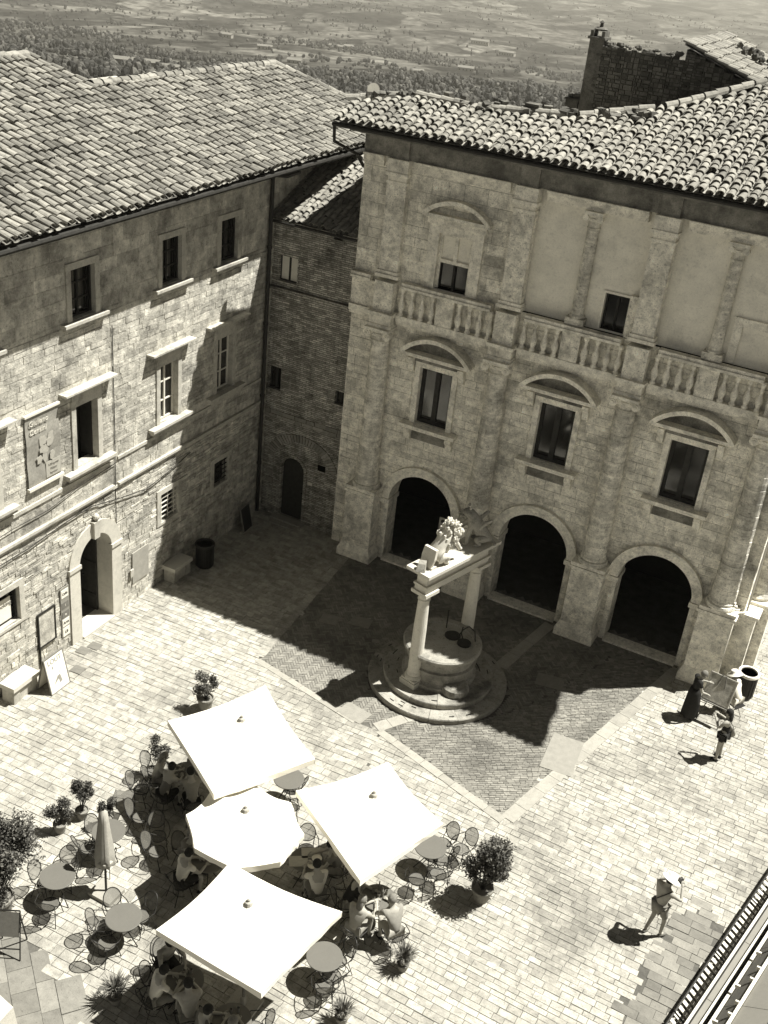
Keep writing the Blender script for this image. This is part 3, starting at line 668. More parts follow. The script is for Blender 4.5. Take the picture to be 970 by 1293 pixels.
# piano nobile windows with segmental pediments
def palace_window(c, z0, z1, hw, k):
    b = MB(); s_ = .17
    for s in (-1, 1): b.box(c+s*(hw+s_/2)-s_/2, c+s*(hw+s_/2)+s_/2, -.08, .3, z0, z1)
    b.box(c-hw-s_, c+hw+s_, -.08, .3, z1, z1+s_); w = b.build('window', m_trim, P)
    bx('sill', m_trim, w, (c-.95, c+.95, -.34, .2, z0-.10, z0-.01), (c-.9, c+.9, -.2, -.01, z0-.2, z0-.10))
    for s in (-1, 1):
        b = MB(); x = c+s*.72; pts = [(-.01, z0-.2), (-.22, z0-.2), (-.24, z0-.3), (-.14, z0-.42), (-.12, z0-.55), (-.01, z0-.62)]
        b.prism([(x-.1, y, z) for y, z in pts], (.2, 0, 0)); b.build('sill_bracket', m_trim, w)
        b = MB(); x = c+s*.84; pts = [(-.01, z1+.3), (-.28, z1+.3), (-.28, z1+.2), (-.15, z1+.05), (-.14, z1-.12), (-.01, z1-.2)]
        b.prism([(x-.09, y, z) for y, z in pts], (.18, 0, 0)); b.build('hood_bracket', m_trim, w)
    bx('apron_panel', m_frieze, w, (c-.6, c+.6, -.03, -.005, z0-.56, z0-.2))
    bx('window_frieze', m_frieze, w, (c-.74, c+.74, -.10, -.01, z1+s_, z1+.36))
    zt = z1+.36
    bx('hood', m_trim, w, (c-1.12, c+1.12, -.34, -.01, zt, zt+.06), (c-1.18, c+1.18, -.40, -.01, zt+.06, zt+.13))
    # segmental arc
    rise, half = .58, 1.18; rad = (half*half+rise*rise)/(2*rise); cz = zt+.13+rise-rad; a = math.asin(half/rad)
    b = archivolt(lambda u, z, d: (u, -d, z), c, cz, rad-.13, rad, 0.005, .40, 2)
    b = MB(); n = 18; pr = []
    for i in range(n+1):
        t = math.pi/2+a-2*a*i/n
        for q, d in ((rad-.14, .40), (rad, .44), (rad, .01), (rad-.14, .01)): pr.append((c+q*math.cos(t), -d, cz+q*math.sin(t)))
    fs = [(4*i+j, 4*i+(j+1) % 4, 4*i+4+(j+1) % 4, 4*i+4+j) for i in range(n) for j in range(4)]+[(0, 1, 2, 3), (4*n+3, 4*n+2, 4*n+1, 4*n)]
    b.add(pr, fs); b.build('pediment', m_trim, w)
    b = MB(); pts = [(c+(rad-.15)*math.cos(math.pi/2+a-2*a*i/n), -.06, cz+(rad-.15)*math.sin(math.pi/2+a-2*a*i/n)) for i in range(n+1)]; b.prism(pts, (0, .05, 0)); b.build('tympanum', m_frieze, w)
    f = bx('casement', m_wood, w, (c-hw, c-hw+.1, .12, .2, z0, z1), (c+hw-.1, c+hw, .12, .2, z0, z1), (c-.075, c+.075, .11, .2, z0, z1), (c-hw+.1, c-.075, .12, .2, z0, z0+.12), (c+.075, c+hw-.1, .12, .2, z0, z0+.12), (c-hw+.1, c-.075, .12, .2, z1-.1, z1), (c+.075, c+hw-.1, .12, .2, z1-.1, z1))
    b = MB(); b.box(c-hw+.1, c-.075, .17, .175, z0+.12, z1-.1); b.box(c+.075, c+hw-.1, .17, .175, z0+.12, z1-.1); b.build('pane', m_glass, f)
    b = MB()
    for lo, hi in ((c-hw+.12, c-.1), (c+.1, c+hw-.12)):
        N2 = 9
        if k == 0:
            b.add([(lo+(hi-lo)*i/N2, .24+.03*(i % 2), z) for z in (z0+.15, z1-.15) for i in range(N2+1)], [(i, i+1, N2+2+i, N2+1+i) for i in range(N2)])
        elif hi > c or k == 2:
            b.add([(lo, .24, z1-.15), (hi, .24, z1-.15), (hi, .26, z1-.5 if k == 1 else z1-.3), (lo+.1, .25, z1-.9 if k == 1 else z1-.28)], [(0, 1, 2, 3)])
    b.build('curtain', mat('curtain%d' % k, .30 if k == 0 else .5, .3, nscale=5), w)
for k, c in enumerate(BAYS): palace_window(c-.02, 5.2, 7.05, .54, k)
# upper window of the first bay
b = MB(); c = 1.975
b.box(1.12, 1.45, -.08, .3, 9.54, 11.18); b.box(2.5, 2.83, -.08, .3, 9.54, 11.18); b.box(1.12, 2.83, -.08, .3, 11.18, 11.42); w = b.build('window', m_trim, P)
bx('hood', m_trim, w, (1.06, 2.89, -.12, -.01, 11.42, 11.62), (.92, 3.03, -.26, -.01, 11.62, 11.72))
rise, half = .46, 1.06; rad = (half*half+rise*rise)/(2*rise); cz = 11.72+rise-rad; a = math.asin(half/rad); n = 18; pr = []; b = MB()
for i in range(n+1):
    t = math.pi/2+a-2*a*i/n
    for q, d in ((rad-.12, .27), (rad, .30), (rad, .01), (rad-.12, .01)): pr.append((c+q*math.cos(t), -d, cz+q*math.sin(t)))
b.add(pr, [(4*i+j, 4*i+(j+1) % 4, 4*i+4+(j+1) % 4, 4*i+4+j) for i in range(n) for j in range(4)]+[(0, 1, 2, 3), (4*n+3, 4*n+2, 4*n+1, 4*n)]); b.build('pediment', m_trim, w)
f = bx('casement', m_trim, w, (1.45, 1.53, .06, .16, 9.55, 11.18), (2.42, 2.5, .06, .16, 9.55, 11.18), (1.92, 2.03, .05, .16, 10.42, 11.18), (1.53, 2.42, .055, .155, 10.32, 10.42), (1.53, 2.42, .06, .16, 11.1, 11.18))
each('blocked_panel', m_plaster, w, (1.53, 1.92, .12, .15, 10.42, 11.1), (2.03, 2.42, .12, .15, 10.42, 11.1))
bx('door_leaf', m_wood, w, (1.53, 1.55, .1, .16, 9.55, 10.32), (1.94, 2.01, .1, .16, 9.55, 10.32), (2.4, 2.42, .1, .16, 9.55, 10.32)); bx('pane', m_glass, w, (1.53, 2.42, .17, .175, 9.55, 10.32))
# loggia half columns, dark opening and blind window in the infill
for x in (5.84, 9.7):
    b = MB(); b.box(x-.27, x+.27, -.16, .14, 9.54, 9.74); b.lathe([(.215, 9.74), (.23, 9.79), (.185, 9.84), (.165, 12.2), (.19, 12.23), (.165, 12.27), (.17, 12.4), (.22, 12.5)], 14, (x, .06, 0)); sc = b.build('loggia_column', m_col, P)
    b = MB(); b.box(x-.26, x+.26, -.18, .14, 12.58, 12.68); b.box(x-.2, x+.2, -.12, .14, 12.42, 12.58)
    for s_ in (-1, 1): b.lathe([(0, -.1), (.085, -.1), (.085, .06), (0, .06)], 10, M=Matrix.Translation((x+s_*.2, -.12, 12.5)) @ Matrix.Rotation(R(90), 4, 'X'))
    b.build('capital', m_trim, sc)
b = MB()
for q in ((DW[0]-.03, DW[0]+.03, .1, .4, DW[2], DW[3]), (DW[1]-.03, DW[1]+.03, .1, .4, DW[2], DW[3]), (DW[0]-.03, DW[1]+.03, .1, .4, DW[3], DW[3]+.06)): b.box(*q)
w = b.build('window', m_plaster, P); bx('casement', m_wood, w, (DW[0]+.03, DW[0]+.08, .25, .3, DW[2], DW[3]), (6.82, 6.88, .25, .3, DW[2], DW[3]), (DW[1]-.08, DW[1]-.03, .25, .3, DW[2], DW[3])); bx('pane', m_glass, w, (DW[0], DW[1], .3, .305, DW[2], DW[3]))
bx('stone_jamb', m_trav, P, (7.24, 7.5, -.03, .13, 9.53, 10.7))
bx('blind_window', m_trim, P, (10.02, 10.25, .08, .135, 9.54, 10.78), (11.2, 11.38, .08, .135, 9.54, 10.78), (10.25, 11.2, .08, .135, 10.56, 10.78))
# frieze, cornice, gutter
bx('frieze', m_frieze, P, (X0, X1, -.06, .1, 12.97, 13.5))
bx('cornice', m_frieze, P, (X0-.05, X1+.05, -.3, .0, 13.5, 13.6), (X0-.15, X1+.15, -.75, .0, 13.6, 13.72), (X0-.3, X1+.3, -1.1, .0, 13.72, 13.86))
b = MB(); b.tube([(X0-.45, -1.2, 13.78), (X1+1.9, -1.2, 13.8)], .065, 8); b.tube([(X0-.4, -1.2, 13.76), (X0-.42, -1.1, 13.3), (X0-.1, -.3, 12.9), (X0-.08, .12, 12.5)], .05, 6); b.build('gutter', m_gutter, P)
# roof
t = .33; sl3 = math.atan(t); cs = math.cos(sl3)
vy = lambda y: (y+1.4)/cs
poly = [(-1.5, 0), (14.45, 0), (14.45, vy(5.5)), (8.9, vy(5.0)), (8.1, vy(3.75)), (6.5, vy(2.2)), (4.6, vy(.95)), (1.9, vy(.45)), (0, vy(.5)), (-1.5, vy(-.3))]
rb = roof_tiles((0, -1.42, 13.93), (1, 0, 0), (0, cs, math.sin(sl3)), poly, seed=41, cw=.245, row=.26, r=.098, skip=.004)
rf = rb.build('roof', m_tile2, P)
b = MB(); b.poly([(u, -1.42+v*cs, 13.92+v*math.sin(sl3)) for u, v in poly]); b.build('roof_deck', m_pan, rf)
zz = lambda y: 13.95+.33*(y+1.42)
b = MB(); b.poly([(-1.75, -.4, zz(-.4)-.05), (0, .5, zz(.5)-.05), (1.9, .45, zz(.45)-.05), (4.6, .95, zz(.95)-.05), (4.6, 8, 13), (-1.75, 8, 13)]); b.build('rear_slope', m_tile2, rf)
for p, q in (((-1.75, -.4), (0, .5)), ((0, .5), (1.9, .45)), ((1.9, .45), (4.6, .95)), ((4.6, .95), (6.5, 2.2)), ((6.5, 2.2), (8.9, 5.0))):
    ridge_tiles((p[0], p[1], zz(p[1])), (q[0], q[1], zz(q[1])), 'ridge', m_tile2, rf)
b = MB(); rg = random.Random(5)
for i in range(46):   # loose bits of broken tile along the ridge
    x = rg.uniform(-1.2, 6.5); y = .5+max(0, x-2)*.22+rg.uniform(-.15, .25) if x > 0 else -.4+(x+1.75)*.5
    M_ = Matrix.Translation((x, y, zz(y)+.1)) @ Matrix.Rotation(rg.uniform(0, 3), 4, 'Z') @ Matrix.Rotation(rg.uniform(-.4, .4), 4, 'X'); l = rg.uniform(.06, .16); b.box(-l, l, -.08, .08, -.03, rg.uniform(.02, .12), M_)
tag(b.build('broken_tiles', m_rubble, rf), kind='stuff')
for x, y, h in ((3.35, .85, .16),):
    b = MB(); b.box(x-.16, x+.16, y-.14, y+.14, zz(y)-.1, zz(y)+h); b.box(x-.2, x+.2, y-.18, y+.18, zz(y)+h, zz(y)+h+.06); c_ = b.build('chimney', m_rubble, rf)
# corner pier and side pedestal on the sunny flank
bx('corner_pier', m_trav, P, (12.2, 12.72, -.08, .5, 0, 2.42)); bx('corner_pier_cap', m_trim, P, (12.18, 12.8, -.14, .5, 2.42, 2.52))
b = MB(); b.box(12.36, 13.0, .62, 1.62, 0, 2.42); d = b.build('pedestal', m_trav, P); bx('pedestal_cap', m_trim, d, (12.36, 13.06, .56, 1.68, 2.42, 2.6))
b = MB(); b.lathe([(.44, 2.6), (.46, 2.7), (.37, 2.8), (.36, 2.9), (.3, 7.7), (.34, 7.9)], 18, (12.5, 1.12, 0)); b.build('half_column', m_col, P)
b = MB(); b.tube([(12.42, -.06, 2.6), (12.42, -.06, 13.2)], .03, 6); b.build('cable', m_white, P)

# ------------------------------------------------------------------ rubble house behind the palace roof
U = empty('rubble_house', (6.2, 6.0, 0), 0, 'ruined dark rubble stone house with tall chimney, rising behind the tiled palace roof', 'house')
Aa = Vector((3.2, 6.0)); Bb = Vector((9.2, 6.0)); dd = (Bb-Aa).normalized(); nn = Vector((dd.y, -dd.x))
def uf(u, z, d): p = Aa+dd*u+nn*d; return (p.x, p.y, z)
top = lambda u: 16.07 if u < 2.68 else 16.41-.35*(u-2.68)
b1, b2 = MB(), MB(); ue = [0, .45, .9, 1.35, 1.8, 2.25, 2.68]+[2.68+.3*k for k in range(1, 16)]
for k, (ua, ub) in enumerate(zip(ue, ue[1:])):
    tz = top((ua+ub)/2)+(random.uniform(-.06, .06) if ub <= 2.68 else -.04)
    s1, j1 = stones(ua, ub, 12.5, tz, (.07, .16), (.09, .30), [], uf, proud=.05, joint=.012, depth=.05, seed=60+k); b1.add(s1.v, s1.f); b2.add(j1.v, j1.f)
for i in range(30):
    u = random.uniform(.1, 2.6); p = uf(u, 16.08+random.uniform(-.03, .12), -random.uniform(0, .3)); b1.ell(p, (random.uniform(.06, .14), .08, random.uniform(.04, .09)), 6, 4, jit=.2)
b1.build('wall', m_rubble, U); b2.build('wall_joints', m_rubmortar, U)
b = MB(); b.prism([uf(0, 12.5, -.02), uf(0, 16.0, -.02), uf(2.68, 16.0, -.02), uf(2.68, 16.35, -.02), uf(7.2, 14.75, -.02), uf(7.2, 12.5, -.02)], Vector((-nn.x, -nn.y, 0))*.5); b.build('wall_core', m_rubmortar, U)
e_ = Vector((dd.x, dd.y, -.35)).normalized(); o_ = Vector(uf(2.6, 16.47, .12))
rb = roof_tiles(o_+e_*4.8, Vector((-nn.x, -nn.y, 0)), -e_, [(0, 0), (5.5, 0), (5.5, 4.8), (0, 4.8)], seed=51, cw=.32, row=.34)
rr_ = rb.build('roof', m_tile2, U); b = MB(); b.poly([o_, o_+e_*4.8, o_+e_*4.8-Vector((nn.x, nn.y, 0))*5.5, o_-Vector((nn.x, nn.y, 0))*5.5]); b.build('roof_deck', m_pan, rr_)
b = MB()
for i in range(60): 
    p = o_-Vector((nn.x, nn.y, 0))*random.uniform(2.2, 4.2)+e_*random.uniform(.9, 2.6); b.ell(p+Vector((0, 0, random.uniform(0, .3))), random.uniform(.06, .14), 6, 4, jit=.25)
tag(b.build('rubble_heap', m_rubble, rr_), kind='stuff')
def chimney(u, w, dp, z1, pot):
    st = MB(); p0 = [uf(u-w/2, 13, .02), uf(u+w/2, 13, .02), uf(u+w/2, 13, .02-dp), uf(u-w/2, 13, .02-dp)]
    st.hexa(p0, [(x, y, z1) for x, y, z in p0]); c = st.build('chimney', m_rubble, U); b = MB()
    if pot == 2:
        q = [uf(u-w*.62, z1, .1), uf(u+w*.62, z1, .1), uf(u+w*.62, z1, -dp-.06), uf(u-w*.62, z1, -dp-.06)]; b.hexa(q, [(x, y, z1+.07) for x, y, z in q])
        for s_ in (-.4, .4):
            q = [uf(u+s_*w-.05, z1+.07, .04), uf(u+s_*w+.05, z1+.07, .04), uf(u+s_*w+.05, z1+.07, -dp), uf(u+s_*w-.05, z1+.07, -dp)]; b.hexa(q, [(x, y, z1+.24) for x, y, z in q])
        b.ell(uf(u, z1+.28, -dp/2), (w*.55, .2, .06), 8, 4); b.lathe([(.06, 0), (.05, .12), (.09, .14), (.02, .2)], 8, uf(u, z1+.32, -dp/2))
    else:
        for s_ in (-.3, .05, .35): b.ell(uf(u+s_*w, z1+.08, -dp/2), (.1, .12, .1), 7, 4, jit=.2)
        q = [uf(u-w*.6, z1, .06), uf(u+w*.6, z1, .06), uf(u+w*.6, z1, -dp), uf(u-w*.6, z1, -dp)]; b.hexa(q, [(x, y, z1+.05) for x, y, z in q])
    b.build('chimney_cap', m_rubble, c)
chimney(-.06, .44, .42, 16.25, 2); chimney(-.52, .40, .4, 14.45, 1)
b = MB(); q = Vector((9.6, 8.5, 15.2)); b.tube([q, q+Vector((0, 0, 2.2))], .025, 5); b.tube([q+Vector((0, 0, 2.15)), q+Vector((1.2, .3, 2.15))], .018, 5)
for i in range(5): b.tube([q+Vector((.2+i*.22, -.1, 2.15)), q+Vector((.2+i*.22, .25, 2.15))], .01, 4)
tag(b.build('antenna', m_iron, loc=tuple(q)), 'thin dark aerial pole above the ruined tiled roof', 'antenna')
# dish and pipes at the end of the left roof
b = MB(); q = hw_((.1, 6.2, 12.7)); b.tube([q, q+Vector((0, 0, .9))], .03, 6)
M_ = Matrix.Translation(q+Vector((0, -.05, .95))) @ Matrix.Rotation(R(75), 4, 'X') @ Matrix.Rotation(R(30), 4, 'Y'); b.lathe([(.001, 0), (.12, .02), (.21, .06)], 14, M=M_)
tag(b.build('satellite_dish', m_lightc, loc=tuple(q)), 'pale satellite dish on a short pole at the far end of the left roof', 'dish')

# ------------------------------------------------------------------ the well
WX, WY = 5.22, -4.93
Wl = empty('stone_well', (WX, WY, 0), .0, 'round stone well on two steps with two columns carrying a beam, before the palace', 'well')
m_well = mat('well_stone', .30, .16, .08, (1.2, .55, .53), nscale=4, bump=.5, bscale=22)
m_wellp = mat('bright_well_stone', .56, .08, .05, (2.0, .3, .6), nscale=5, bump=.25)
def ring(name, r0, r1, z0, z1, m, n, seed):
    rg = random.Random(seed); b = MB(); a = 0; k = 0
    while a < 2*math.pi-.01:
        w = min(rg.uniform(.8, 1.2)*2*math.pi/n, 2*math.pi-a)
        if 2*math.pi-a-w < .1: w = 2*math.pi-a
        g = .006/r1; q = max(3, int(w/.09)); vs = []
        top_ = z1+rg.uniform(-.006, .006)
        for i in range(q+1):
            t = a+g+(w-2*g)*i/q; jr = r1+rg.uniform(-.006, .006)
            for r, z in ((r0, z0), (jr, z0), (jr+.015, z1-.03), (jr, top_), (r0, top_)): vs.append((WX+r*math.cos(t), WY+r*math.sin(t), z))
        fs = [(5*i+j, 5*i+j+1, 5*i+6+j, 5*i+5+j) for i in range(q) for j in range(4)]+[(0, 1, 2, 3, 4), tuple(5*q+4-j for j in range(5))]
        b.add(vs, fs); a += w
    return b.build(name, m, Wl)
s1 = ring('lower_step', .6, 1.98, -.02, .16, m_well, 17, 1); s2 = ring('upper_step', .6, 1.56, .16, .34, m_well, 13, 2)
rg = random.Random(8)
b = MB()
for i in range(34):   # iron cramps set in the steps
    a = rg.uniform(0, 6.28); r = rg.choice((1.2, 1.42, 1.7, 1.85)); z = .342 if r < 1.5 else .166
    M_ = Matrix.Translation((WX+r*math.cos(a), WY+r*math.sin(a), z)) @ Matrix.Rotation(a+1.57, 4, 'Z'); b.box(-.07, .07, -.012, .012, 0, .012, M_)
b.build('iron_cramps', m_iron, s1)
prof = [(1.06, .34), (1.06, .46), (1.0, .5), (.97, .54), (.98, .86), (1.03, .9), (.96, .93), (.95, 1.14), (1.0, 1.2), (1.1, 1.25), (1.12, 1.36), (1.08, 1.40), (.90, 1.40), (.88, 1.36), (.001, 1.36)]
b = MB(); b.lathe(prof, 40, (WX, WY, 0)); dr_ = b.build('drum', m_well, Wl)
b = MB(); b.lathe([(.001, 0), (.23, 0), (.23, .02), (.17, .025), (0.001, .015)], 16, (5.35, -4.55, 1.365)); b.lathe([(.001, 0), (.2, 0), (.2, .05), (.001, .05)], 14, (5.78, -4.72, 1.365)); b.build('iron_lid', m_iron, dr_)
b = MB()
b.tube([(5.5, -4.5, 1.38), (5.6, -4.45, 1.62), (5.75, -4.43, 1.78), (5.95, -4.45, 1.7), (6.02, -4.5, 1.42)], .02, 6); b.build('iron_hoop', m_iron, dr_); b = MB(); b.tube([(5.05, -4.35, 1.4), (5.05, -4.35, 2.0)], .02, 6); b.build('iron_rod', m_iron, dr_); b = MB(); b.tube([(5.75, -4.7, 1.42), (5.62, -4.62, 1.6), (5.6, -4.5, 1.75)], .018, 6); b.build('iron_hook', m_iron, dr_)
b = MB(); b.lathe([(.38, .34), (.40, .42), (.37, .55), (.30, .6), (.001, .6)], 16, (6.02, -5.55, 0)); b.build('stone_block', m_well, s2)
FX, FY, BX_, BY_ = 4.86, -5.86, 5.44, -3.72
bd = (Vector((BX_, BY_))-Vector((FX, FY))).normalized(); bang = math.atan2(bd.y, bd.x)
def wellcol(x, y, z0, nm):
    M_ = Matrix.Translation((x, y, 0)) @ Matrix.Rotation(bang, 4, 'Z'); b = MB()
    b.box(-.27, .27, -.27, .27, z0, z0+.16, M_); b.box(-.24, .24, -.24, .24, z0+.16, z0+.22, M_)
    b.lathe([(.25, .22), (.26, .27), (.23, .31), (.205, .33), (.22, .37), (.2, .41), (.185, .45), (.19, 1.0), (.18, 1.9), (.155, 2.78), (.18, 2.81), (.155, 2.84), (.15, 2.95), (.2, 3.02)], 20, (x, y, z0))
    b.box(-.27, .27, -.27, .27, z0+3.02, z0+3.12, M_); b.box(-.2, .2, -.2, .2, z0+2.97, z0+3.02, M_)
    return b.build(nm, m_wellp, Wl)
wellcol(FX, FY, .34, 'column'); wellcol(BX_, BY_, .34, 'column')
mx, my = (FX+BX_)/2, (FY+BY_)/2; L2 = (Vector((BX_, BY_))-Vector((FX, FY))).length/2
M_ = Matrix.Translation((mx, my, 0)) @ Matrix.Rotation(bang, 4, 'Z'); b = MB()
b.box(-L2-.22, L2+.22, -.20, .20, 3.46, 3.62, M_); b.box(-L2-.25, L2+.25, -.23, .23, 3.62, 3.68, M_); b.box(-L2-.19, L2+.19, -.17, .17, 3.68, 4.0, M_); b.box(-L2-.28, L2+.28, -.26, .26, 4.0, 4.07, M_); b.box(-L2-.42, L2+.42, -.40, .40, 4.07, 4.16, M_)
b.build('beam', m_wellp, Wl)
# carved beasts standing on the beam
def skin(verts, edges, radii, sub=1, smooth=True):
    me = bpy.data.meshes.new('t'); me.from_pydata([tuple(v) for v in verts], edges, [])
    o = bpy.data.objects.new('t', me); COL.objects.link(o)
    md = o.modifiers.new('s', 'SKIN'); md.use_smooth_shade = smooth
    for i, r in enumerate(radii):
        rr = r if isinstance(r, tuple) else (r, r); me.skin_vertices[0].data[i].radius = rr; me.skin_vertices[0].data[i].use_root = (i == 0)
    if sub: q = o.modifiers.new('u', 'SUBSURF'); q.levels = sub; q.render_levels = sub
    dg = bpy.context.evaluated_depsgraph_get(); ev = o.evaluated_get(dg); m2 = bpy.data.meshes.new_from_object(ev)
    vs = [tuple(v.co) for v in m2.vertices]; fs = [tuple(p.vertices) for p in m2.polygons]
    bpy.data.objects.remove(o); bpy.data.meshes.remove(me); bpy.data.meshes.remove(m2)
    return vs, fs
def beast(loc, rz, lion, label, name):
    # faces +X in its own space, sitting back on its haunches
    V = [(-.22, 0, .28), (-.05, 0, .42), (.12, 0, .62), (.18, 0, .82), (.30, 0, .92), (.45, 0, .88),
         (-.2, .17, .25), (.05, .22, .22), (-.08, .22, .08), (.1, .22, .05), (-.2, -.17, .25), (.05, -.22, .22), (-.08, -.22, .08), (.1, -.22, .05),
         (.2, .14, .58), (.26, .15, .3), (.26, .15, .06), (.36, .15, .05), (.2, -.14, .58), (.34, -.17, .45), (.42, -.17, .3), (.5, -.17, .3),
         (-.4, 0, .1), (-.5, .1, .06), (-.42, .22, .1)]
    E_ = [(0, 1), (1, 2), (2, 3), (3, 4), (4, 5), (0, 6), (6, 7), (7, 8), (8, 9), (0, 10), (10, 11), (11, 12), (12, 13), (2, 14), (14, 15), (15, 16), (16, 17), (2, 18), (18, 19), (19, 20), (20, 21), (0, 22), (22, 23), (23, 24)]
    Rr = [.2, .19, .2, .15, .15, .07, .13, .11, .06, .05, .13, .11, .06, .05, .09, .065, .055, .05, .09, .065, .055, .05, .05, .035, .05]
    vs, fs = skin(V, E_, Rr, 1); b = MB(); b.add(vs, fs)
    K = 1.08
    for s_ in (-1, 1): b.ell((.27, s_*.11, 1.05), (.04, .025, .05), 6, 4)
    b.ell((.53, 0, .88), (.03, .03, .025), 6, 4); b.ell((.44, 0, .79), (.07, .05, .03), 6, 4)
    b.v = [(x*K, y*K, z*K) for x, y, z in b.v]
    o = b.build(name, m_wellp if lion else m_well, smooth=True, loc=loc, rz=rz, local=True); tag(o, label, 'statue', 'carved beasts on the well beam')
    rg = random.Random(3); b = MB()
    if lion:
        for i in range(110):
            a = rg.uniform(0, 6.28); q = rg.uniform(0, 1); x = .05+.27*q+rg.uniform(-.06, .06); rr = (.22+.05*math.sin(q*3))*rg.uniform(.8, 1.08)
            z = .52+.42*q+math.cos(a)*rr*.8; b.ell((x-math.cos(a)*.1, math.sin(a)*rr, z), (.05, .04, rg.uniform(.05, .085)), 6, 4, jit=.15)
        b.v = [(x*K, y*K, z*K) for x, y, z in b.v]; b.build('mane', m_wellp, o, smooth=False, local=True)
    else:
        for s_ in (-1, 1):
            b = MB()
            for k in range(7): b.ell((-.02-.035*k, s_*(.17+.012*k), .56+.035*k), (.05, .025, .2-.018*k), 8, 4, M=Matrix.Rotation(R(-18-7*k), 4, 'Y'))
            b.v = [(x*K, y*K, z*K) for x, y, z in b.v]; b.build('wing', m_well, o, smooth=True, local=True)
    return o
ang_ = bang
pl = Vector((mx, my))-bd*.62
beast((pl.x, pl.y, 4.16), ang_-.15, True, 'bright sunlit stone lion with curly mane on the front of the well beam', 'lion_statue')
pg = Vector((mx, my))+bd*.85
beast((pg.x, pg.y, 4.16), ang_+2.4, False, 'shaded stone griffin at the palace end of the well beam', 'griffin_statue')
M_ = Matrix.Translation((pl.x-bd.x*.5, pl.y-bd.y*.5, 4.16)) @ Matrix.Rotation(ang_, 4, 'Z'); b = MB()
pts = [(-.02, -.17, .06), (-.02, .17, .06), (-.02, .22, .3), (-.02, .2, .56), (-.02, -.2, .56), (-.02, -.22, .3)]
b.prism([M_ @ Vector((x-.12+.25*z, y, z)) for x, y, z in pts], M_.to_3x3() @ Vector((.09, 0, 0))); b.box(-.1, .1, -.2, .2, 0, .06, M_)
tag(b.build('carved_shield', m_wellp, loc=(pl.x-bd.x*.5, pl.y-bd.y*.5, 4.16), rz=ang_), 'carved stone shield upright beside the sunlit lion on the well', 'shield')
b = MB(); M_ = Matrix.Translation((pl.x-bd.x*.78, pl.y-bd.y*.78, 4.16)) @ Matrix.Rotation(ang_+.5, 4, 'Z'); b.hexa([M_ @ Vector(p) for p in ((-.14, -.12, 0), (.14, -.12, 0), (.14, .12, 0), (-.14, .12, 0))], [M_ @ Vector(p) for p in ((-.02, -.1, .2), (.1, -.1, .26), (.1, .1, .24), (-.02, .1, .18))]); b.box(.16, .24, -.28, .05, 0, .07, M_)
tag(b.build('broken_carving', m_well, loc=(pl.x-bd.x*.78, pl.y-bd.y*.78, 4.16)), 'small grey broken carving on the outer corner of the well beam', 'carving')

# ------------------------------------------------------------------ landscape beyond the roofs
KD = [0, 60, 150, 400, 620, 1000, 1500, 2200, 3500, 4300, 5200, 7000, 9500, 12000]
KZ = [-3, -6, -25, -60, -74, -118, -175, -225, -245, -235, -262, -262, -180, -120]
def prof_(d):
    for i in range(len(KD)-1):
        if d <= KD[i+1]: t_ = (d-KD[i])/(KD[i+1]-KD[i]); return KZ[i]+(KZ[i+1]-KZ[i])*t_
    return KZ[-1]
def ter(x, y):
    d = math.hypot(x-CAM.x, y-CAM.y); z = prof_(d)
    if d > 200:
        z += min(1, (d-200)/600)*(noise.noise((x/420, y/420, 3.1))*14+noise.noise((x/150, y/150, 7.7))*4)
        if d > 2500: z += min(1, (d-2500)/1500)*noise.noise((x/1400, y/1400, 1.3))*38
    return z
b = MB(); NR, NA = 130, 150; rs = [48*(11500/48)**(i/NR) for i in range(NR+1)]; a0, a1 = R(-80), R(40)
for r_ in rs:
    for k in range(NA+1):
        a = a0+(a1-a0)*k/NA; x, y = CAM.x+math.sin(a)*r_, CAM.y+math.cos(a)*r_; b.v.append((x, y, ter(x, y)))
b.f = [(i*(NA+1)+k, i*(NA+1)+k+1, (i+1)*(NA+1)+k+1, (i+1)*(NA+1)+k) for i in range(NR) for k in range(NA)]; b.mi = [0]*len(b.f)
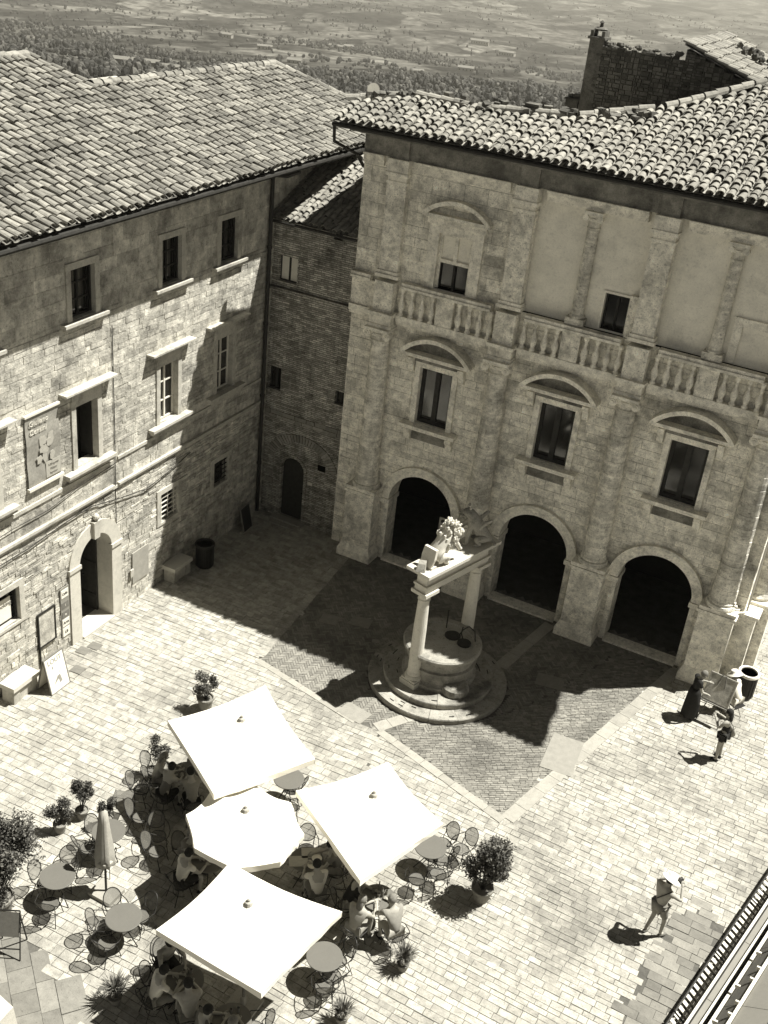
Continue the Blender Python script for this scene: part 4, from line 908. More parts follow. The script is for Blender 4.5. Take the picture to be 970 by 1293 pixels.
def terrain_mat():
    m = bpy.data.materials.new('farmland'); m.use_nodes = True; nt = m.node_tree; N = nt.nodes; L = nt.links; bs = N['Principled BSDF']; bs.inputs['Roughness'].default_value = 1; bs.inputs['Specular IOR Level'].default_value = 0
    tc = N.new('ShaderNodeTexCoord'); 
    def vor(scale, feat, out):
        v = N.new('ShaderNodeTexVoronoi'); v.feature = feat; v.inputs['Scale'].default_value = scale; v.inputs['Randomness'].default_value = .9
        mp = N.new('ShaderNodeMapping'); mp.inputs['Rotation'].default_value = (0, 0, .5); mp.inputs['Scale'].default_value = (1, .55, 0); L.new(tc.outputs['Object'], mp.inputs[0])
        nz = N.new('ShaderNodeTexNoise'); nz.inputs['Scale'].default_value = .006; L.new(mp.outputs[0], nz.inputs['Vector'])
        va = N.new('ShaderNodeVectorMath'); va.operation = 'MULTIPLY_ADD'; va.inputs[1].default_value = (110, 110, 0); L.new(nz.outputs['Color'], va.inputs[0]); L.new(mp.outputs[0], va.inputs[2])
        L.new(va.outputs[0], v.inputs['Vector']); return v.outputs[out]
    def rng(x, *q):
        n = N.new('ShaderNodeMapRange'); L.new(x, n.inputs[0])
        for i, k in enumerate(q): n.inputs[i+1].default_value = k
        return n.outputs[0]
    def mul(a, c):
        n = N.new('ShaderNodeMath'); n.operation = 'MULTIPLY'
        for i, k in enumerate((a, c)):
            if isinstance(k, float): n.inputs[i].default_value = k
            else: L.new(k, n.inputs[i])
        return n.outputs[0]
    def noi(sc, d=8):
        n = N.new('ShaderNodeTexNoise'); n.inputs['Scale'].default_value = sc; n.inputs['Detail'].default_value = d; n.inputs['Roughness'].default_value = .65; L.new(tc.outputs['Object'], n.inputs['Vector']); return n.outputs['Fac']
    bwn = N.new('ShaderNodeRGBToBW'); L.new(vor(.0115, 'F1', 'Color'), bwn.inputs[0])
    c = rng(bwn.outputs[0], .3, .75, .04, .14); e = rng(vor(.0115, 'DISTANCE_TO_EDGE', 'Distance'), .012, .06, .6, 1.0)
    c = mul(c, e); c = mul(c, rng(noi(.004), .42, .6, .55, 1.15)); c = mul(c, rng(noi(.035, 6), .44, .56, .45, 1.2)); c = mul(c, rng(noi(.15, 3), .35, .65, .75, 1.2))
    cb = N.new('ShaderNodeCombineXYZ'); t_ = T(1.0)
    for i in range(3): L.new(mul(c, float(t_[i])), cb.inputs[i])
    L.new(cb.outputs[0], bs.inputs['Base Color']); return m
tag(b.build('terrain', terrain_mat(), smooth=True), kind='structure')
m_woods = mat('woodland_foliage', .03, .2, .5, nscale=.05); m_woods2 = mat('olive_foliage', .065, .2, .5, nscale=.05)
ICO = []
def ico():
    t_ = (1+5**.5)/2; v = [Vector(p).normalized() for p in ((-1, t_, 0), (1, t_, 0), (-1, -t_, 0), (1, -t_, 0), (0, -1, t_), (0, 1, t_), (0, -1, -t_), (0, 1, -t_), (t_, 0, -1), (t_, 0, 1), (-t_, 0, -1), (-t_, 0, 1))]
    f = [(0, 11, 5), (0, 5, 1), (0, 1, 7), (0, 7, 10), (0, 10, 11), (1, 5, 9), (5, 11, 4), (11, 10, 2), (10, 7, 6), (7, 1, 8), (3, 9, 4), (3, 4, 2), (3, 2, 6), (3, 6, 8), (3, 8, 9), (4, 9, 5), (2, 4, 11), (6, 2, 10), (8, 6, 7), (9, 8, 1)]
    return v, f
IV, IF = ico()
def clump(b, x, y, z, r, h, rg, n=3):
    for i in range(n):
        cx, cy = x+rg.uniform(-.5, .5)*r, y+rg.uniform(-.5, .5)*r; cz = z+h*rg.uniform(.35, .75); k = r*rg.uniform(.5, .8)
        b.add([(cx+v.x*k*rg.uniform(.7, 1.2), cy+v.y*k*rg.uniform(.7, 1.2), cz+v.z*h*.42*rg.uniform(.7, 1.25)) for v in IV], IF)
rg = random.Random(17); b = MB(); b2 = MB(); cnt = 0
while cnt < 10500:
    a = R(rg.uniform(-50, -6)); d = 480*(4600/480)**rg.random(); x, y = CAM.x+math.sin(a)*d, CAM.y+math.cos(a)*d
    n1 = noise.noise((x/260, y/260, 0))+.5*noise.noise((x/90, y/90, 5)); band = 0
    dg_ = math.degrees(a)
    if 930 < d < 1180 and dg_ < -38: band = .55
    if 1750 < d < 2150 and dg_ > -38: band = .3
    if d < 1000: band += .28
    hedge = abs(noise.noise((x/170, y/330, 9))) < .035 or abs(noise.noise((x/310, y/150, 21))) < .03
    if n1+band+rg.uniform(-.25, .25) < (.24 if d < 1400 else .40) and not (hedge and rg.random() < .85) and rg.random() > .01: continue
    s_ = rg.uniform(1.6, 4.2)*(1 if d < 1500 else 1.2); clump(b if rg.random() < .6 else b2, x, y, ter(x, y)-.5, s_, s_*rg.uniform(1.3, 2.0), rg, 3 if d < 1000 else 2 if d < 1600 else 1); cnt += 1
tag(b.build('woodland', m_woods), 'dark scattered woods covering the valley beyond the roofs', 'woodland', kind='stuff')
tag(b2.build('olive_groves', m_woods2), 'paler olive groves dotted over the valley slopes', 'groves', kind='stuff')
# single trees one can make out
for i, (x, y, h, r) in enumerate(((-356, 734, 14, 1.5), (-350, 740, 10, 1.3), (-928, 1887, 16, 2.2), (-905, 1900, 14, 2), (-866, 2010, 15, 2.2), (-737, 2004, 16, 2.2), (-715, 2000, 13, 2), (-690, 1990, 14, 2), (-560, 700, 11, 1.8), (-470, 640, 10, 1.6), (-290, 600, 9, 1.4), (-205, 560, 8, 1.2), (-395, 700, 9, 1.2))):
    rg = random.Random(100+i); b = MB(); z = ter(x, y)
    for k in range(6): clump(b, x, y, z+h*k/7, r*(1.2-.15*k), h/4, rg, 2)
    o = b.build('cypress_tree', m_woods, loc=(x, y, z)); tag(o, 'slim dark cypress standing in the hazy valley', 'tree', 'cypresses in the valley')
    b = MB(); b.tube([(x, y, z-.5), (x, y, z+h*.3)], .3, 5); b.build('trunk', m_wood, o)
x, y = -1093, 1484; z = ter(x, y); b = MB(); rg = random.Random(9)
for k in range(9): clump(b, x+rg.uniform(-7, 7), y+rg.uniform(-7, 7), z+11, 5, 4, rg, 2)
o = b.build('umbrella_pine', m_woods, loc=(x, y, z)); tag(o, 'flat topped pine standing above the tree line, behind the left roof', 'tree'); b = MB(); b.tube([(x, y, z-1), (x+.6, y, z+12)], .7, 6); b.build('trunk', m_wood, o)
for i, (x, y) in enumerate(((-540, 655), (-512, 662), (-480, 668), (-300, 640), (-262, 620), (-228, 600), (-330, 690), (-215, 590), (-395, 745), (-420, 760), (-248, 660), (-285, 575), (-310, 560), (-200, 640), (-450, 690), (-590, 640), (-620, 650))):
    rg = random.Random(200+i); b = MB(); z = ter(x, y); h = rg.uniform(6, 10)
    for k in range(7): clump(b, x+rg.uniform(-2.2, 2.2), y+rg.uniform(-2.2, 2.2), z+h*rg.uniform(.15, .6), rg.uniform(1.6, 2.8), h*.4, rg, 2)
    o = b.build('broad_tree', m_woods2 if i % 3 == 0 else m_woods, loc=(x, y, z)); tag(o, 'round bushy tree on the slope just beyond the roofs', 'tree', 'round trees on the near slope')
    b = MB(); b.tube([(x, y, z-.5), (x, y, z+h*.5)], [.5, .3], 6); b.build('trunk', m_wood, o)
m_fwall = mat('farm_wall', .30, .1); m_froof = mat('farm_roof', .15, .15); m_fwin = m_dark
FH = [(-530, 619, 15, 8, 4, .5, 'long low farm building, leftmost of the group behind the left roof'), (-523, 641, 20, 9, 4, .45, 'largest wide shed of the farm group behind the left roof'), (-502, 640, 13, 7, 3.5, .5, 'pale low shed, right end of the farm group behind the left roof'), (-1059, 1503, 18, 12, 7, .3, 'small pale villa beside the flat topped pine'),
      (-896, 1362, 20, 10, 6, .6, 'pale farmhouse among dark trees beyond the middle of the left roof ridge'), (-700, 1125, 16, 10, 5, .4, 'small gabled house just above the right end of the left roof ridge'), (-945, 1646, 24, 10, 6, .2, 'long pale house on the tree line above the hip of the left roof'), (-976, 1740, 16, 12, 6, .7, 'square house half hidden in the distant tree line'),
      (-646, 1488, 22, 12, 6, .4, 'broad roofed farmhouse above the palace roof on the middle slope'), (-244, 615, 14, 7, 4, .3, 'low shed nearest the palace roof ridge on the slope'), (-236, 685, 10, 7, 4, .3, 'tiny pale hut left of the rubble chimney on the slope'), (-823, 2080, 30, 14, 8, .1, 'pale farm on the far plain above the palace'), (-921, 2173, 36, 14, 8, .3, 'wide pale farm on the far plain near a light field'), (-600, 1240, 14, 8, 5, .8, 'small house beside the pale road on the slope')]
for i, (x, y, l, w_, h, a, lab) in enumerate(FH):
    z = ter(x, y)-1; e = empty('farmhouse', (x, y, z), a, lab, 'house', 'farmhouses in the valley'); b = MB(); b.box(-l/2, l/2, -w_/2, w_/2, 0, h); wl_ = b.build('wall', m_fwall, e, local=True)
    for k in range(int(l/5)): b = MB(); b.box(-l/2+2+k*5, -l/2+3.2+k*5, -w_/2-.06, -w_/2-.02, h*.4, h*.75); b.build('window', m_fwin, wl_, local=True)
    b = MB(); b.prism([(-l/2-.6, -w_/2-.7, h+.02), (-l/2-.6, w_/2+.7, h+.02), (-l/2-.6, 0, h+w_*.2)], (l+1.2, 0, 0)); b.build('roof', m_froof, e, local=True)
def hazebox():
    m = bpy.data.materials.new('haze_air'); m.use_nodes = True; nt = m.node_tree; nt.nodes.clear(); o = nt.nodes.new('ShaderNodeOutputMaterial'); v = nt.nodes.new('ShaderNodeVolumePrincipled')
    v.inputs['Density'].default_value = HAZE; v.inputs['Color'].default_value = T(.95); v.inputs['Anisotropy'].default_value = .2; nt.links.new(v.outputs[0], o.inputs['Volume'])
    b = MB(); b.box(-11700, 8000, -400, 11900, -330, 21); return tag(b.build('haze', m), kind='stuff')
HAZE = 1.1e-4
hazebox()

# ------------------------------------------------------------------ square parasols
def parasol(corners, zc, rise, label, pole_h=None):
    cs_ = [Vector((x, y, zc)) for x, y in corners]; c = sum(cs_, Vector())/len(cs_); n = len(cs_); base = (c.x, c.y, 0)
    e = empty('parasol', base, 0, label, 'parasol', 'white parasols over the cafe tables')
    ap = c+Vector((0, 0, rise)); b = MB(); rg = random.Random(int(c.x*100)); G_ = 8; edge = []
    for i in range(n):
        a, d = cs_[i], cs_[(i+1) % n]; rows = []
        for k in range(G_+1):
            q = k/G_; rows.append([])
            m_ = k
            for j in range(m_+1):
                s = j/max(1, m_); p = ap.lerp(a.lerp(d, s), q)
                sag = math.sin(math.pi*s)*q*.07+math.sin(math.pi*q)*.05; p = p-Vector((0, 0, sag)); inw = (c-p); inw.z = 0; p += inw*(.035*math.sin(math.pi*s)*q)
                rows[-1].append(len(b.v)); b.v.append(tuple(p))
        for k in range(G_):
            for j in range(k+1):
                b.f.append((rows[k][j], rows[k+1][j], rows[k+1][j+1])); b.mi.append(0)
                if j < k: b.f.append((rows[k][j], rows[k+1][j+1], rows[k][j+1])); b.mi.append(0)
        edge.append([Vector(b.v[q]) for q in rows[-1]])
    can = b.build('canopy', m_canvas, e)
    b = MB()
    for ed in edge:
        lo = [p+Vector((rg.uniform(-.012, .012), rg.uniform(-.012, .012), -.15+rg.uniform(-.012, .012))) for p in ed]
        b.add(ed+lo, [(i, i+1, len(ed)+i+1, len(ed)+i) for i in range(len(ed)-1)])
    b.build('valance', m_canvas, can)
    b = MB(); b.lathe([(.09, -.03), (.07, .03), (.03, .05), (.03, .09), (.001, .11)], 10, tuple(ap)); b.build('finial', m_canvas2, can)
    b = MB(); b.tube([(c.x, c.y, .06), (c.x, c.y, zc+rise-.03)], .032, 8); b.build('pole', m_wood2, e)
    for i, p in enumerate(cs_):
        b = MB(); b.tube([ap+Vector((0, 0, -.1)), p+Vector((0, 0, -.04))+(c-p)*.04], .014, 5); b.tube([ap.lerp(p, .5)+Vector((0, 0, -.06)), Vector((c.x, c.y, zc-.35))], .01, 5); b.build('rib', m_wood2, e)
    b = MB(); b.box(c.x-.3, c.x+.3, c.y-.3, c.y+.3, .01, .09); b.lathe([(.06, .09), (.06, .3), (.04, .32)], 8, (c.x, c.y, 0)); b.build('base', m_palefloor, e)
    return e
parasol([(1.89, -13.01), (4.14, -14.35), (5.35, -12.19), (2.99, -10.64)], 2.45, .55, 'square white parasol nearest the sandwich board and the arched house door')
parasol([(5.5, -13.23), (7.89, -14.65), (8.61, -12.32), (6.73, -11.29)], 2.40, .5, 'square white parasol nearest the well and the tall bush')
parasol([(5.3, -17.76), (7.68, -17.85), (7.98, -15.52), (5.49, -15.69)], 2.42, .52, 'square white parasol lowest in the photo, farthest from the well')
parasol([(5.0+1.28*math.cos(a), -14.42+1.2*math.sin(a)) for a in [R(22.5+45*k) for k in range(8)]], 2.12, .42, 'octagonal white parasol in the middle, tucked under the square ones')
# furled parasol
E_ = empty('furled_parasol', (2.55, -15.98, 0), 0, 'closed pale parasol on its pole standing between the round tables', 'parasol')
x, y = 2.55, -15.98; b = MB(); n = 16; vs = []; fs = []
Tl = Vector((-.10, .10, 0))
pr = [(.03, 2.3), (.09, 2.22), (.10, 2.0), (.13, 1.6), (.17, 1.2), (.185, .95), (.15, .82)]
for j, (r, z) in enumerate(pr):
    for i in range(n):
        a = 2*math.pi*i/n; k = r*(1+.28*(1 if i % 2 else -1)*min(1, j/3)); vs.append((x+k*math.cos(a)+Tl.x*z/2, y+k*math.sin(a)+Tl.y*z/2, z))
for j in range(len(pr)-1):
    for i in range(n): fs.append((j*n+i, j*n+(i+1) % n, (j+1)*n+(i+1) % n, (j+1)*n+i))
b.add(vs, fs); b.build('furled_canopy', m_canvas2, E_, smooth=True)
b = MB(); b.lathe([(.16, .9), (.19, .92), (.19, .97), (.16, 1.0)], 14, (x+Tl.x*.47, y+Tl.y*.47, 0)); b.build('tie', m_canvas2, E_)
b = MB(); b.tube([(x, y, .05), (x+Tl.x*1.18, y+Tl.y*1.18, 2.36)], .026, 8); b.build('pole', m_iron, E_); b = MB(); b.box(x-.3, x+.3, y-.25, y+.25, .01, .1); b.build('base', m_palefloor, E_)

# ------------------------------------------------------------------ tables and chairs
def make_table(loc, label, r=.37):
    e = empty('cafe_table', loc, random.uniform(0, 1.5), label, 'table', 'round grey cafe tables')
    b = MB(); b.lathe([(r-.01, .70), (r, .705), (r, .725), (r-.008, .73), (.001, .73)], 36); b.build('table_top', m_table, e, local=True)
    for k in range(4):
        a = k*math.pi/2+.4; b = MB(); b.tube([(.30*math.cos(a), .30*math.sin(a), .70), (.05*math.cos(a), .05*math.sin(a), .42), (.32*math.cos(a), .32*math.sin(a), .01)], .012, 6); b.build('leg', m_iron, e, local=True)
    b = MB(); b.tube([(.055*math.cos(a), .055*math.sin(a), .42) for a in [i*math.pi/5 for i in range(10)]], .01, 5, close=True); b.build('collar', m_iron, e, local=True)
    return e
TB = [((1.83, -16.65), 'empty round table beside the big potted bush at the photo edge'), ((3.67, -16.74), 'empty round table below the closed parasol, nearest the lowest parasol'), ((1.87, -15.08), 'empty round table half hidden behind the closed parasol'),
      ((7.62, -15.34), 'empty round table beside the right corner of the lowest parasol'), ((8.12, -11.48), 'empty round table between the right parasol and the tall bush'), ((2.15, -12.62), 'shaded round table with glasses where three guests sit'),
      ((4.28, -11.42), 'round table peeping out under the upper parasol edge'), ((5.98, -13.35), 'shaded round table laid with placemats and white plates'), ((7.82, -13.42), 'half sunlit round table with bottles and glasses in front of a guest'),
      ((5.62, -17.28), 'dark shaded round table under the lowest parasol, left of two'), ((6.88, -17.5), 'dark shaded round table under the lowest parasol, nearest the bottom edge'), ((4.2, -14.55), 'shaded round table at the left side of the octagonal parasol')]
for (x, y), lab in TB: make_table((x, y, 0), lab)
def make_chair():
    e = empty('bistro_chair', (0, 0, 0), 0, 'x', 'chair', 'wire mesh bistro chairs'); n = 20   # faces +Y
    b = MB(); b.lathe([(.20, .435), (.205, .44), (.2, .45), (.1, .438), (.001, .434)], n); b.build('seat', m_meshp, e, local=True)
    b = MB(); b.tube([(.205*math.cos(a), .205*math.sin(a), .445) for a in [2*math.pi*i/n for i in range(n)]], .011, 5, close=True)
    b.tube([(.2*math.cos(a), .2*math.sin(a), .22) for a in [math.pi*(1.05+.9*i/8) for i in range(9)]], .008, 5); b.build('seat_ring', m_iron, e, local=True)
    # oval mesh back, leaning away
    ov = [(.215*math.cos(a), -.24-.09*(math.sin(a)+1)-.04*math.cos(a)**2*-1, .72+.22*math.sin(a)) for a in [2*math.pi*i/24 for i in range(24)]]
    b = MB(); c = Vector((0, -.36, .72)); vs = [c]; fs = []
    for k in (1, 2, 3): vs += [c.lerp(Vector(p), k/3) for p in ov]
    N = 24
    for i in range(N):
        j = (i+1) % N; fs.append((0, 1+i, 1+j)); fs += [(1+i, 1+N+i, 1+N+j, 1+j), (1+N+i, 1+2*N+i, 1+2*N+j, 1+N+j)]
    b.add(vs, fs); b.build('backrest', m_meshp, e, local=True)
    b = MB(); b.tube(ov, .012, 6, close=True); b.build('back_frame', m_iron, e, local=True)
    for s in (-1, 1):
        b = MB(); b.tube([(s*.21, -.30, .74), (s*.29, -.18, .66), (s*.30, .06, .65), (s*.25, .18, .6), (s*.2, .14, .45)], .011, 6); b.build('armrest', m_iron, e, local=True)
        b = MB(); b.tube([(s*.19, .10, .44), (s*.22, .2, .008)], .011, 6); b.build('leg', m_iron, e, local=True)
        b = MB(); b.tube([(s*.2, -.30, .62), (s*.17, -.17, .45), (s*.21, -.3, .008)], .011, 6); b.build('leg', m_iron, e, local=True)
    return e
proto = make_chair(); proto.scale = (.9, .9, .9); used = [False]
def chair(backx, backy, tx, ty, label, jit=0.0):
    """backx,backy: where the backrest stands; facing the point tx,ty"""
    d = Vector((tx-backx, ty-backy)); d.normalize(); a = math.atan2(d.y, d.x)-math.pi/2+jit
    o = proto if not used[0] else copy_tree(proto); used[0] = True
    o.location = (backx+d.x*.34, backy+d.y*.34, 0); o.rotation_euler = (0, 0, a); o['label'] = label; return o
t1, t2, t3, t4, t5 = (1.83, -16.65), (3.67, -16.74), (1.87, -15.08), (7.62, -15.34), (8.12, -11.48)
t6, t7, t8, t9, tA, tB, tC = (2.15, -12.62), (4.28, -11.42), (5.98, -13.35), (7.82, -13.42), (5.62, -17.28), (6.88, -17.5), (4.2, -14.55)
for bx_, tg, lab in (((1.55, -15.98), t1, 'empty mesh chair behind the table next to the big edge bush, backrest towards the house'), ((1.2, -16.75), t1, 'empty mesh chair squeezed between the big edge bush and its round table'), ((2.15, -17.4), t1, 'empty mesh chair in front of the table next to the edge bush'),
        ((1.28, -15.05), t3, 'empty mesh chair beside the two small potted plants'), ((1.45, -15.75), t3, 'empty mesh chair left of the closed parasol, turned to its table'), ((2.22, -15.78), t3, 'empty mesh chair at the foot of the closed parasol'),
        ((3.05, -16.4), t2, 'mesh chair crossed by the shadow of the closed parasol'), ((3.03, -17.1), t2, 'empty mesh chair left of the table below the closed parasol'), ((3.6, -17.55), t2, 'empty mesh chair in front of the table below the closed parasol, backrest to the viewer'), ((3.85, -16.0), t2, 'mesh chair on the parasol side of the table below the closed parasol, half in shade'),
        ((1.66, -14.22), (2.6, -13.9), 'lone mesh chair on the sunny edge of the upper parasol shadow'), ((2.43, -14.12), (3.2, -14.9), 'mesh chair half lit, standing alone in the shadow between parasols'), ((2.6, -14.79), (3.6, -14.6), 'mesh chair just outside the shadow left of the octagonal parasol'),  
        ((4.68, -16.85), tA, 'mesh chair whose round back shows at the left corner of the lowest parasol'), ((4.75, -17.5), tA, 'mesh chair at the sunny lower left edge of the lowest parasol shadow'), ((.95, -12.75), t6, 'empty mesh chair at the sunny left end of the group of three guests'), ((1.1, -13.5), (2, -13.2), 'empty mesh chair with its back to the sun, beside the bare shouldered guest'),
        ((4.7, -11.3), t7, 'mesh chair peeping out to the right of the table under the upper parasol'), ((4.85, -12.2), t7, 'mesh chair in the sunny gap between the upper and right parasols'), ((8.35, -10.62), (8.0, -11.4), 'mesh chair behind the table by the tall bush, nearest the well'), ((8.8, -10.55), (8.4, -11.4), 'mesh chair leaning against the leaves of the tall bush'), ((8.72, -11.3), t5, 'mesh chair between the sunny round table and the tall bush'), ((8.78, -12.05), t5, 'mesh chair in the shadow of the tall bush'), ((8.3, -12.55), (8.0, -11.7), 'mesh chair facing the sunny table, backrest towards the lone guest in grey'),
        ((7.95, -14.75), t4, 'empty mesh chair behind the table right of the lowest parasol'), ((8.2, -15.55), t4, 'empty mesh chair right of the table beside the lowest parasol'), ((8.05, -16.0), t4, 'empty mesh chair in front of the table beside the lowest parasol'), ((7.5, -17.05), tB, 'mesh chair at the bottom edge in sun, beside the lowest parasol corner'), ((5.5, -12.55), t8, 'empty mesh chair in the sunny strip above the table laid with plates')):
    chair(bx_[0], bx_[1], tg[0], tg[1], lab)

# ------------------------------------------------------------------ people
def blob(b, c, r, n=10, m=7, M=None): b.ell(c, r, n, m, M)
def hand(b, w, d, side, s=1.0):
    """palm and five bent fingers as one hand growing from wrist w along d"""
    d = d.normalized(); upv = Vector((0, 0, 1)); sd = d.cross(upv); sd = sd.normalized() if sd.length > .1 else Vector((1, 0, 0)); nv = sd.cross(d)
    vs, fs = skin([w-d*.02, w+d*.03, w+d*.085], [(0, 1), (1, 2)], [(.024, .024), (.038, .02), (.036, .016)], 1); b.add(vs, fs)
    for k, l in enumerate((.068, .078, .074, .058)):
        o = w+d*.075+sd*(.03-.02*k); b.tube([o, o+d*l*.45, o+d*l*.75-nv*.018, o+d*l*.85-nv*.04], [.0095, .009, .008, .006], 6)
    o = w+d*.02+sd*side*.03; b.tube([o, o+sd*side*.03+d*.03, o+sd*side*.035+d*.06-nv*.01], [.011, .01, .007], 6)
def person(loc, rz, J, skinm, shirt, legs, hair, label, female=False, longhair=False, short=True, dress=None, sleeves=.5, hat=None, extra=None):
    """J: joints in own space, facing +Y"""
    V = {k: Vector(v) for k, v in J.items()}
    names = ['pel', 'wst', 'che', 'nek', 'hd0', 'hd1', 'shL', 'elL', 'wrL', 'shR', 'elR', 'wrR', 'hiL', 'knL', 'anL', 'toL', 'hiR', 'knR', 'anR', 'toR']
    ix = {k: i for i, k in enumerate(names)}; f = .93 if female else 1
    rad = dict(pel=.125, wst=(.125*f, .095), che=(.15*f, .10), nek=.055, hd0=(.078, .088), hd1=(.072, .088), shL=.06*f, elL=.042*f, wrL=.028, hiL=.088, knL=.056, anL=.038, toL=(.04, .028))
    for k in ('sh', 'el', 'wr', 'hi', 'kn', 'an', 'to'): rad[k+'R'] = rad[k+'L']
    ed = [('pel', 'wst'), ('wst', 'che'), ('che', 'nek'), ('nek', 'hd0'), ('hd0', 'hd1'), ('che', 'shL'), ('shL', 'elL'), ('elL', 'wrL'), ('che', 'shR'), ('shR', 'elR'), ('elR', 'wrR'), ('pel', 'hiL'), ('hiL', 'knL'), ('knL', 'anL'), ('anL', 'toL'), ('pel', 'hiR'), ('hiR', 'knR'), ('knR', 'anR'), ('anR', 'toR')]
    b = MB(); vs, fs = skin([V[k] for k in names], [(ix[a], ix[c]) for a, c in ed], [rad[k] for k in names], 1); b.add(vs, fs)
    fwd = Vector((0, 1, 0)); hdc = (V['hd0']+V['hd1'])/2; hu = (V['hd1']-V['hd0']).normalized(); lf = Vector((1, 0, 0)); fw_ = hu.cross(lf)*-1; fw_ = lf.cross(hu)*-1 if lf.cross(hu).y < 0 else lf.cross(hu)
    fw_.normalize(); hh = -1
    b.ell(hdc+fw_*.098-hu*.01, (.014, .02, .02), 6, 5); b.ell(hdc+fw_*.085-hu*.055, (.026, .012, .008), 6, 4)
    for s in (-1, 1): b.ell(hdc+lf*s*.088-hu*.005, (.012, .02, .03), 6, 5)
    hand(b, V['wrL'], V['wrL']-V['elL'], 1); hand(b, V['wrR'], V['wrR']-V['elR'], -1)
    o = b.build('person', skinm, smooth=True, loc=loc, rz=rz, local=True); tag(o, label, 'person', None)
    b = MB()
    for s in (-1, 1): b.ell(hdc+fw_*.082+lf*s*.034+hu*.015, (.011, .008, .007), 6, 4)
    b.build('eyes', m_hair, o, local=True)
    # top
    def cloth(keys, edges, grow, nm, m, over=None):
        ii = {k: i for i, k in enumerate(keys)}; P_ = [(over or {}).get(k, V.get(k)) for k in keys]
        rr = []
        for k in keys:
            q = rad.get(k[:3], .05); q = q if isinstance(q, tuple) else (q, q); g_ = grow.get(k, .014) if isinstance(grow, dict) else grow; rr.append((q[0]+g_, q[1]+g_))
        vs, fs = skin(P_, [(ii[a], ii[c]) for a, c in edges], rr, 1); b = MB(); b.add(vs, fs); return b.build(nm, m, o, smooth=True, local=True)
    if shirt is not None:
        ov = {'eLs': V['shL'].lerp(V['elL'], sleeves), 'eRs': V['shR'].lerp(V['elR'], sleeves)}
        if sleeves > .05:
            rad['eLs'] = rad['eRs'] = .045*f
            cloth(['pel', 'wst', 'che', 'shL', 'eLs', 'shR', 'eRs'], [('pel', 'wst'), ('wst', 'che'), ('che', 'shL'), ('shL', 'eLs'), ('che', 'shR'), ('shR', 'eRs')], .018, 'shirt', shirt, ov)
        else: cloth(['pel', 'wst', 'che'], [('pel', 'wst'), ('wst', 'che')], .016, 'top', shirt)
    if dress is not None:
        b = MB(); prf = [(.235, V['anL'].z+.03), (.215, V['knL'].z), (.185, V['pel'].z), (.145, V['wst'].z)]; b.lathe(prf, 28, (V['pel'].x, V['pel'].y, 0)); b.v = [(x*(1+.10*math.sin(7*math.atan2(y, x))*(1-z)), y*(1+.10*math.sin(7*math.atan2(y, x))*(1-z)), z) for x, y, z in b.v]; b.build('skirt', dress, o, smooth=True, local=True)
    elif legs is not None:
        q = .9 if short else .93
        if short: ov = {'kLs': V['hiL'].lerp(V['knL'], short if isinstance(short, float) else .85), 'kRs': V['hiR'].lerp(V['knR'], short if isinstance(short, float) else .85)}; rad['kLs'] = rad['kRs'] = .07; cloth(['pel', 'hiL', 'kLs', 'hiR', 'kRs'], [('pel', 'hiL'), ('hiL', 'kLs'), ('pel', 'hiR'), ('hiR', 'kRs')], .02, 'shorts', legs, ov)
        else: cloth(['pel', 'hiL', 'knL', 'anL', 'hiR', 'knR', 'anR'], [('pel', 'hiL'), ('hiL', 'knL'), ('knL', 'anL'), ('pel', 'hiR'), ('hiR', 'knR'), ('knR', 'anR')], .016, 'trousers', legs)
    b = MB(); Mh = Matrix((lf, fw_, hu)).transposed().to_4x4()
    b.ell(hdc-fw_*.022+hu*.03, (.098, .102, .11), 12, 8, Mh)
    if longhair: b.ell(hdc-fw_*.075-hu*.1, (.085, .05, .16), 10, 7, Mh)
    if hair is not None: b.build('hair', hair, o, smooth=True, local=True)
    if hat:
        b = MB(); Mq = Matrix.Translation(hdc+hu*.06) @ Mh @ Matrix.Rotation(R(-8), 4, 'X'); b.lathe([(.11, .0), (.21, -.02), (.225, -.03), (.22, -.02), (.115, .015), (.108, .07), (.09, .115), (.05, .11), (.001, .095)], 20, M=Mq); h_ = b.build('hat', m_straw, o, smooth=True, local=True)
        b = MB(); b.lathe([(.113, .012), (.112, .04)], 20, M=Mq); b.build('hat_band', m_black, h_, local=True)
    for s, k in (('L', 1), ('R', -1)):
        b = MB(); a, t_ = V['an'+s], V['to'+s]; d = (t_-a); d.z = 0; d.normalize(); p = a+d*.06; b.ell(Vector((p.x, p.y, a.z-.045)), (.048, .135, .042), 10, 6, Matrix.Rotation(math.atan2(d.y, d.x)-math.pi/2, 4, 'Z')); b.build('shoe', m_black if shirt is not m_beige else m_greyc, o, smooth=True, local=True)
    return o
def seated(lean=.12, turn=0, armz=.76, reach=.42, spread=.26, tilt=.25):
    c = lean
    return dict(pel=(0, -.05, .52), wst=(0, -.05+c*.3, .72), che=(0, -.04+c, .94), nek=(0, c, 1.06), hd0=(turn, c+.03, 1.15), hd1=(turn*1.3, c+.03+tilt*.12, 1.27),
        shL=(.19, c-.03, 1.0), elL=(spread, c+.14, .78), wrL=(.14, c+reach-.04, armz+.02), shR=(-.19, c-.03, 1.0), elR=(-spread, c+.14, .78), wrR=(-.14, c+reach-.04, armz+.02),
        hiL=(.1, .0, .53), knL=(.13, .40, .53), anL=(.13, .36, .09), toL=(.14, .47, .05), hiR=(-.1, .0, .53), knR=(-.13, .40, .53), anR=(-.13, .30, .09), toR=(-.14, .41, .05))
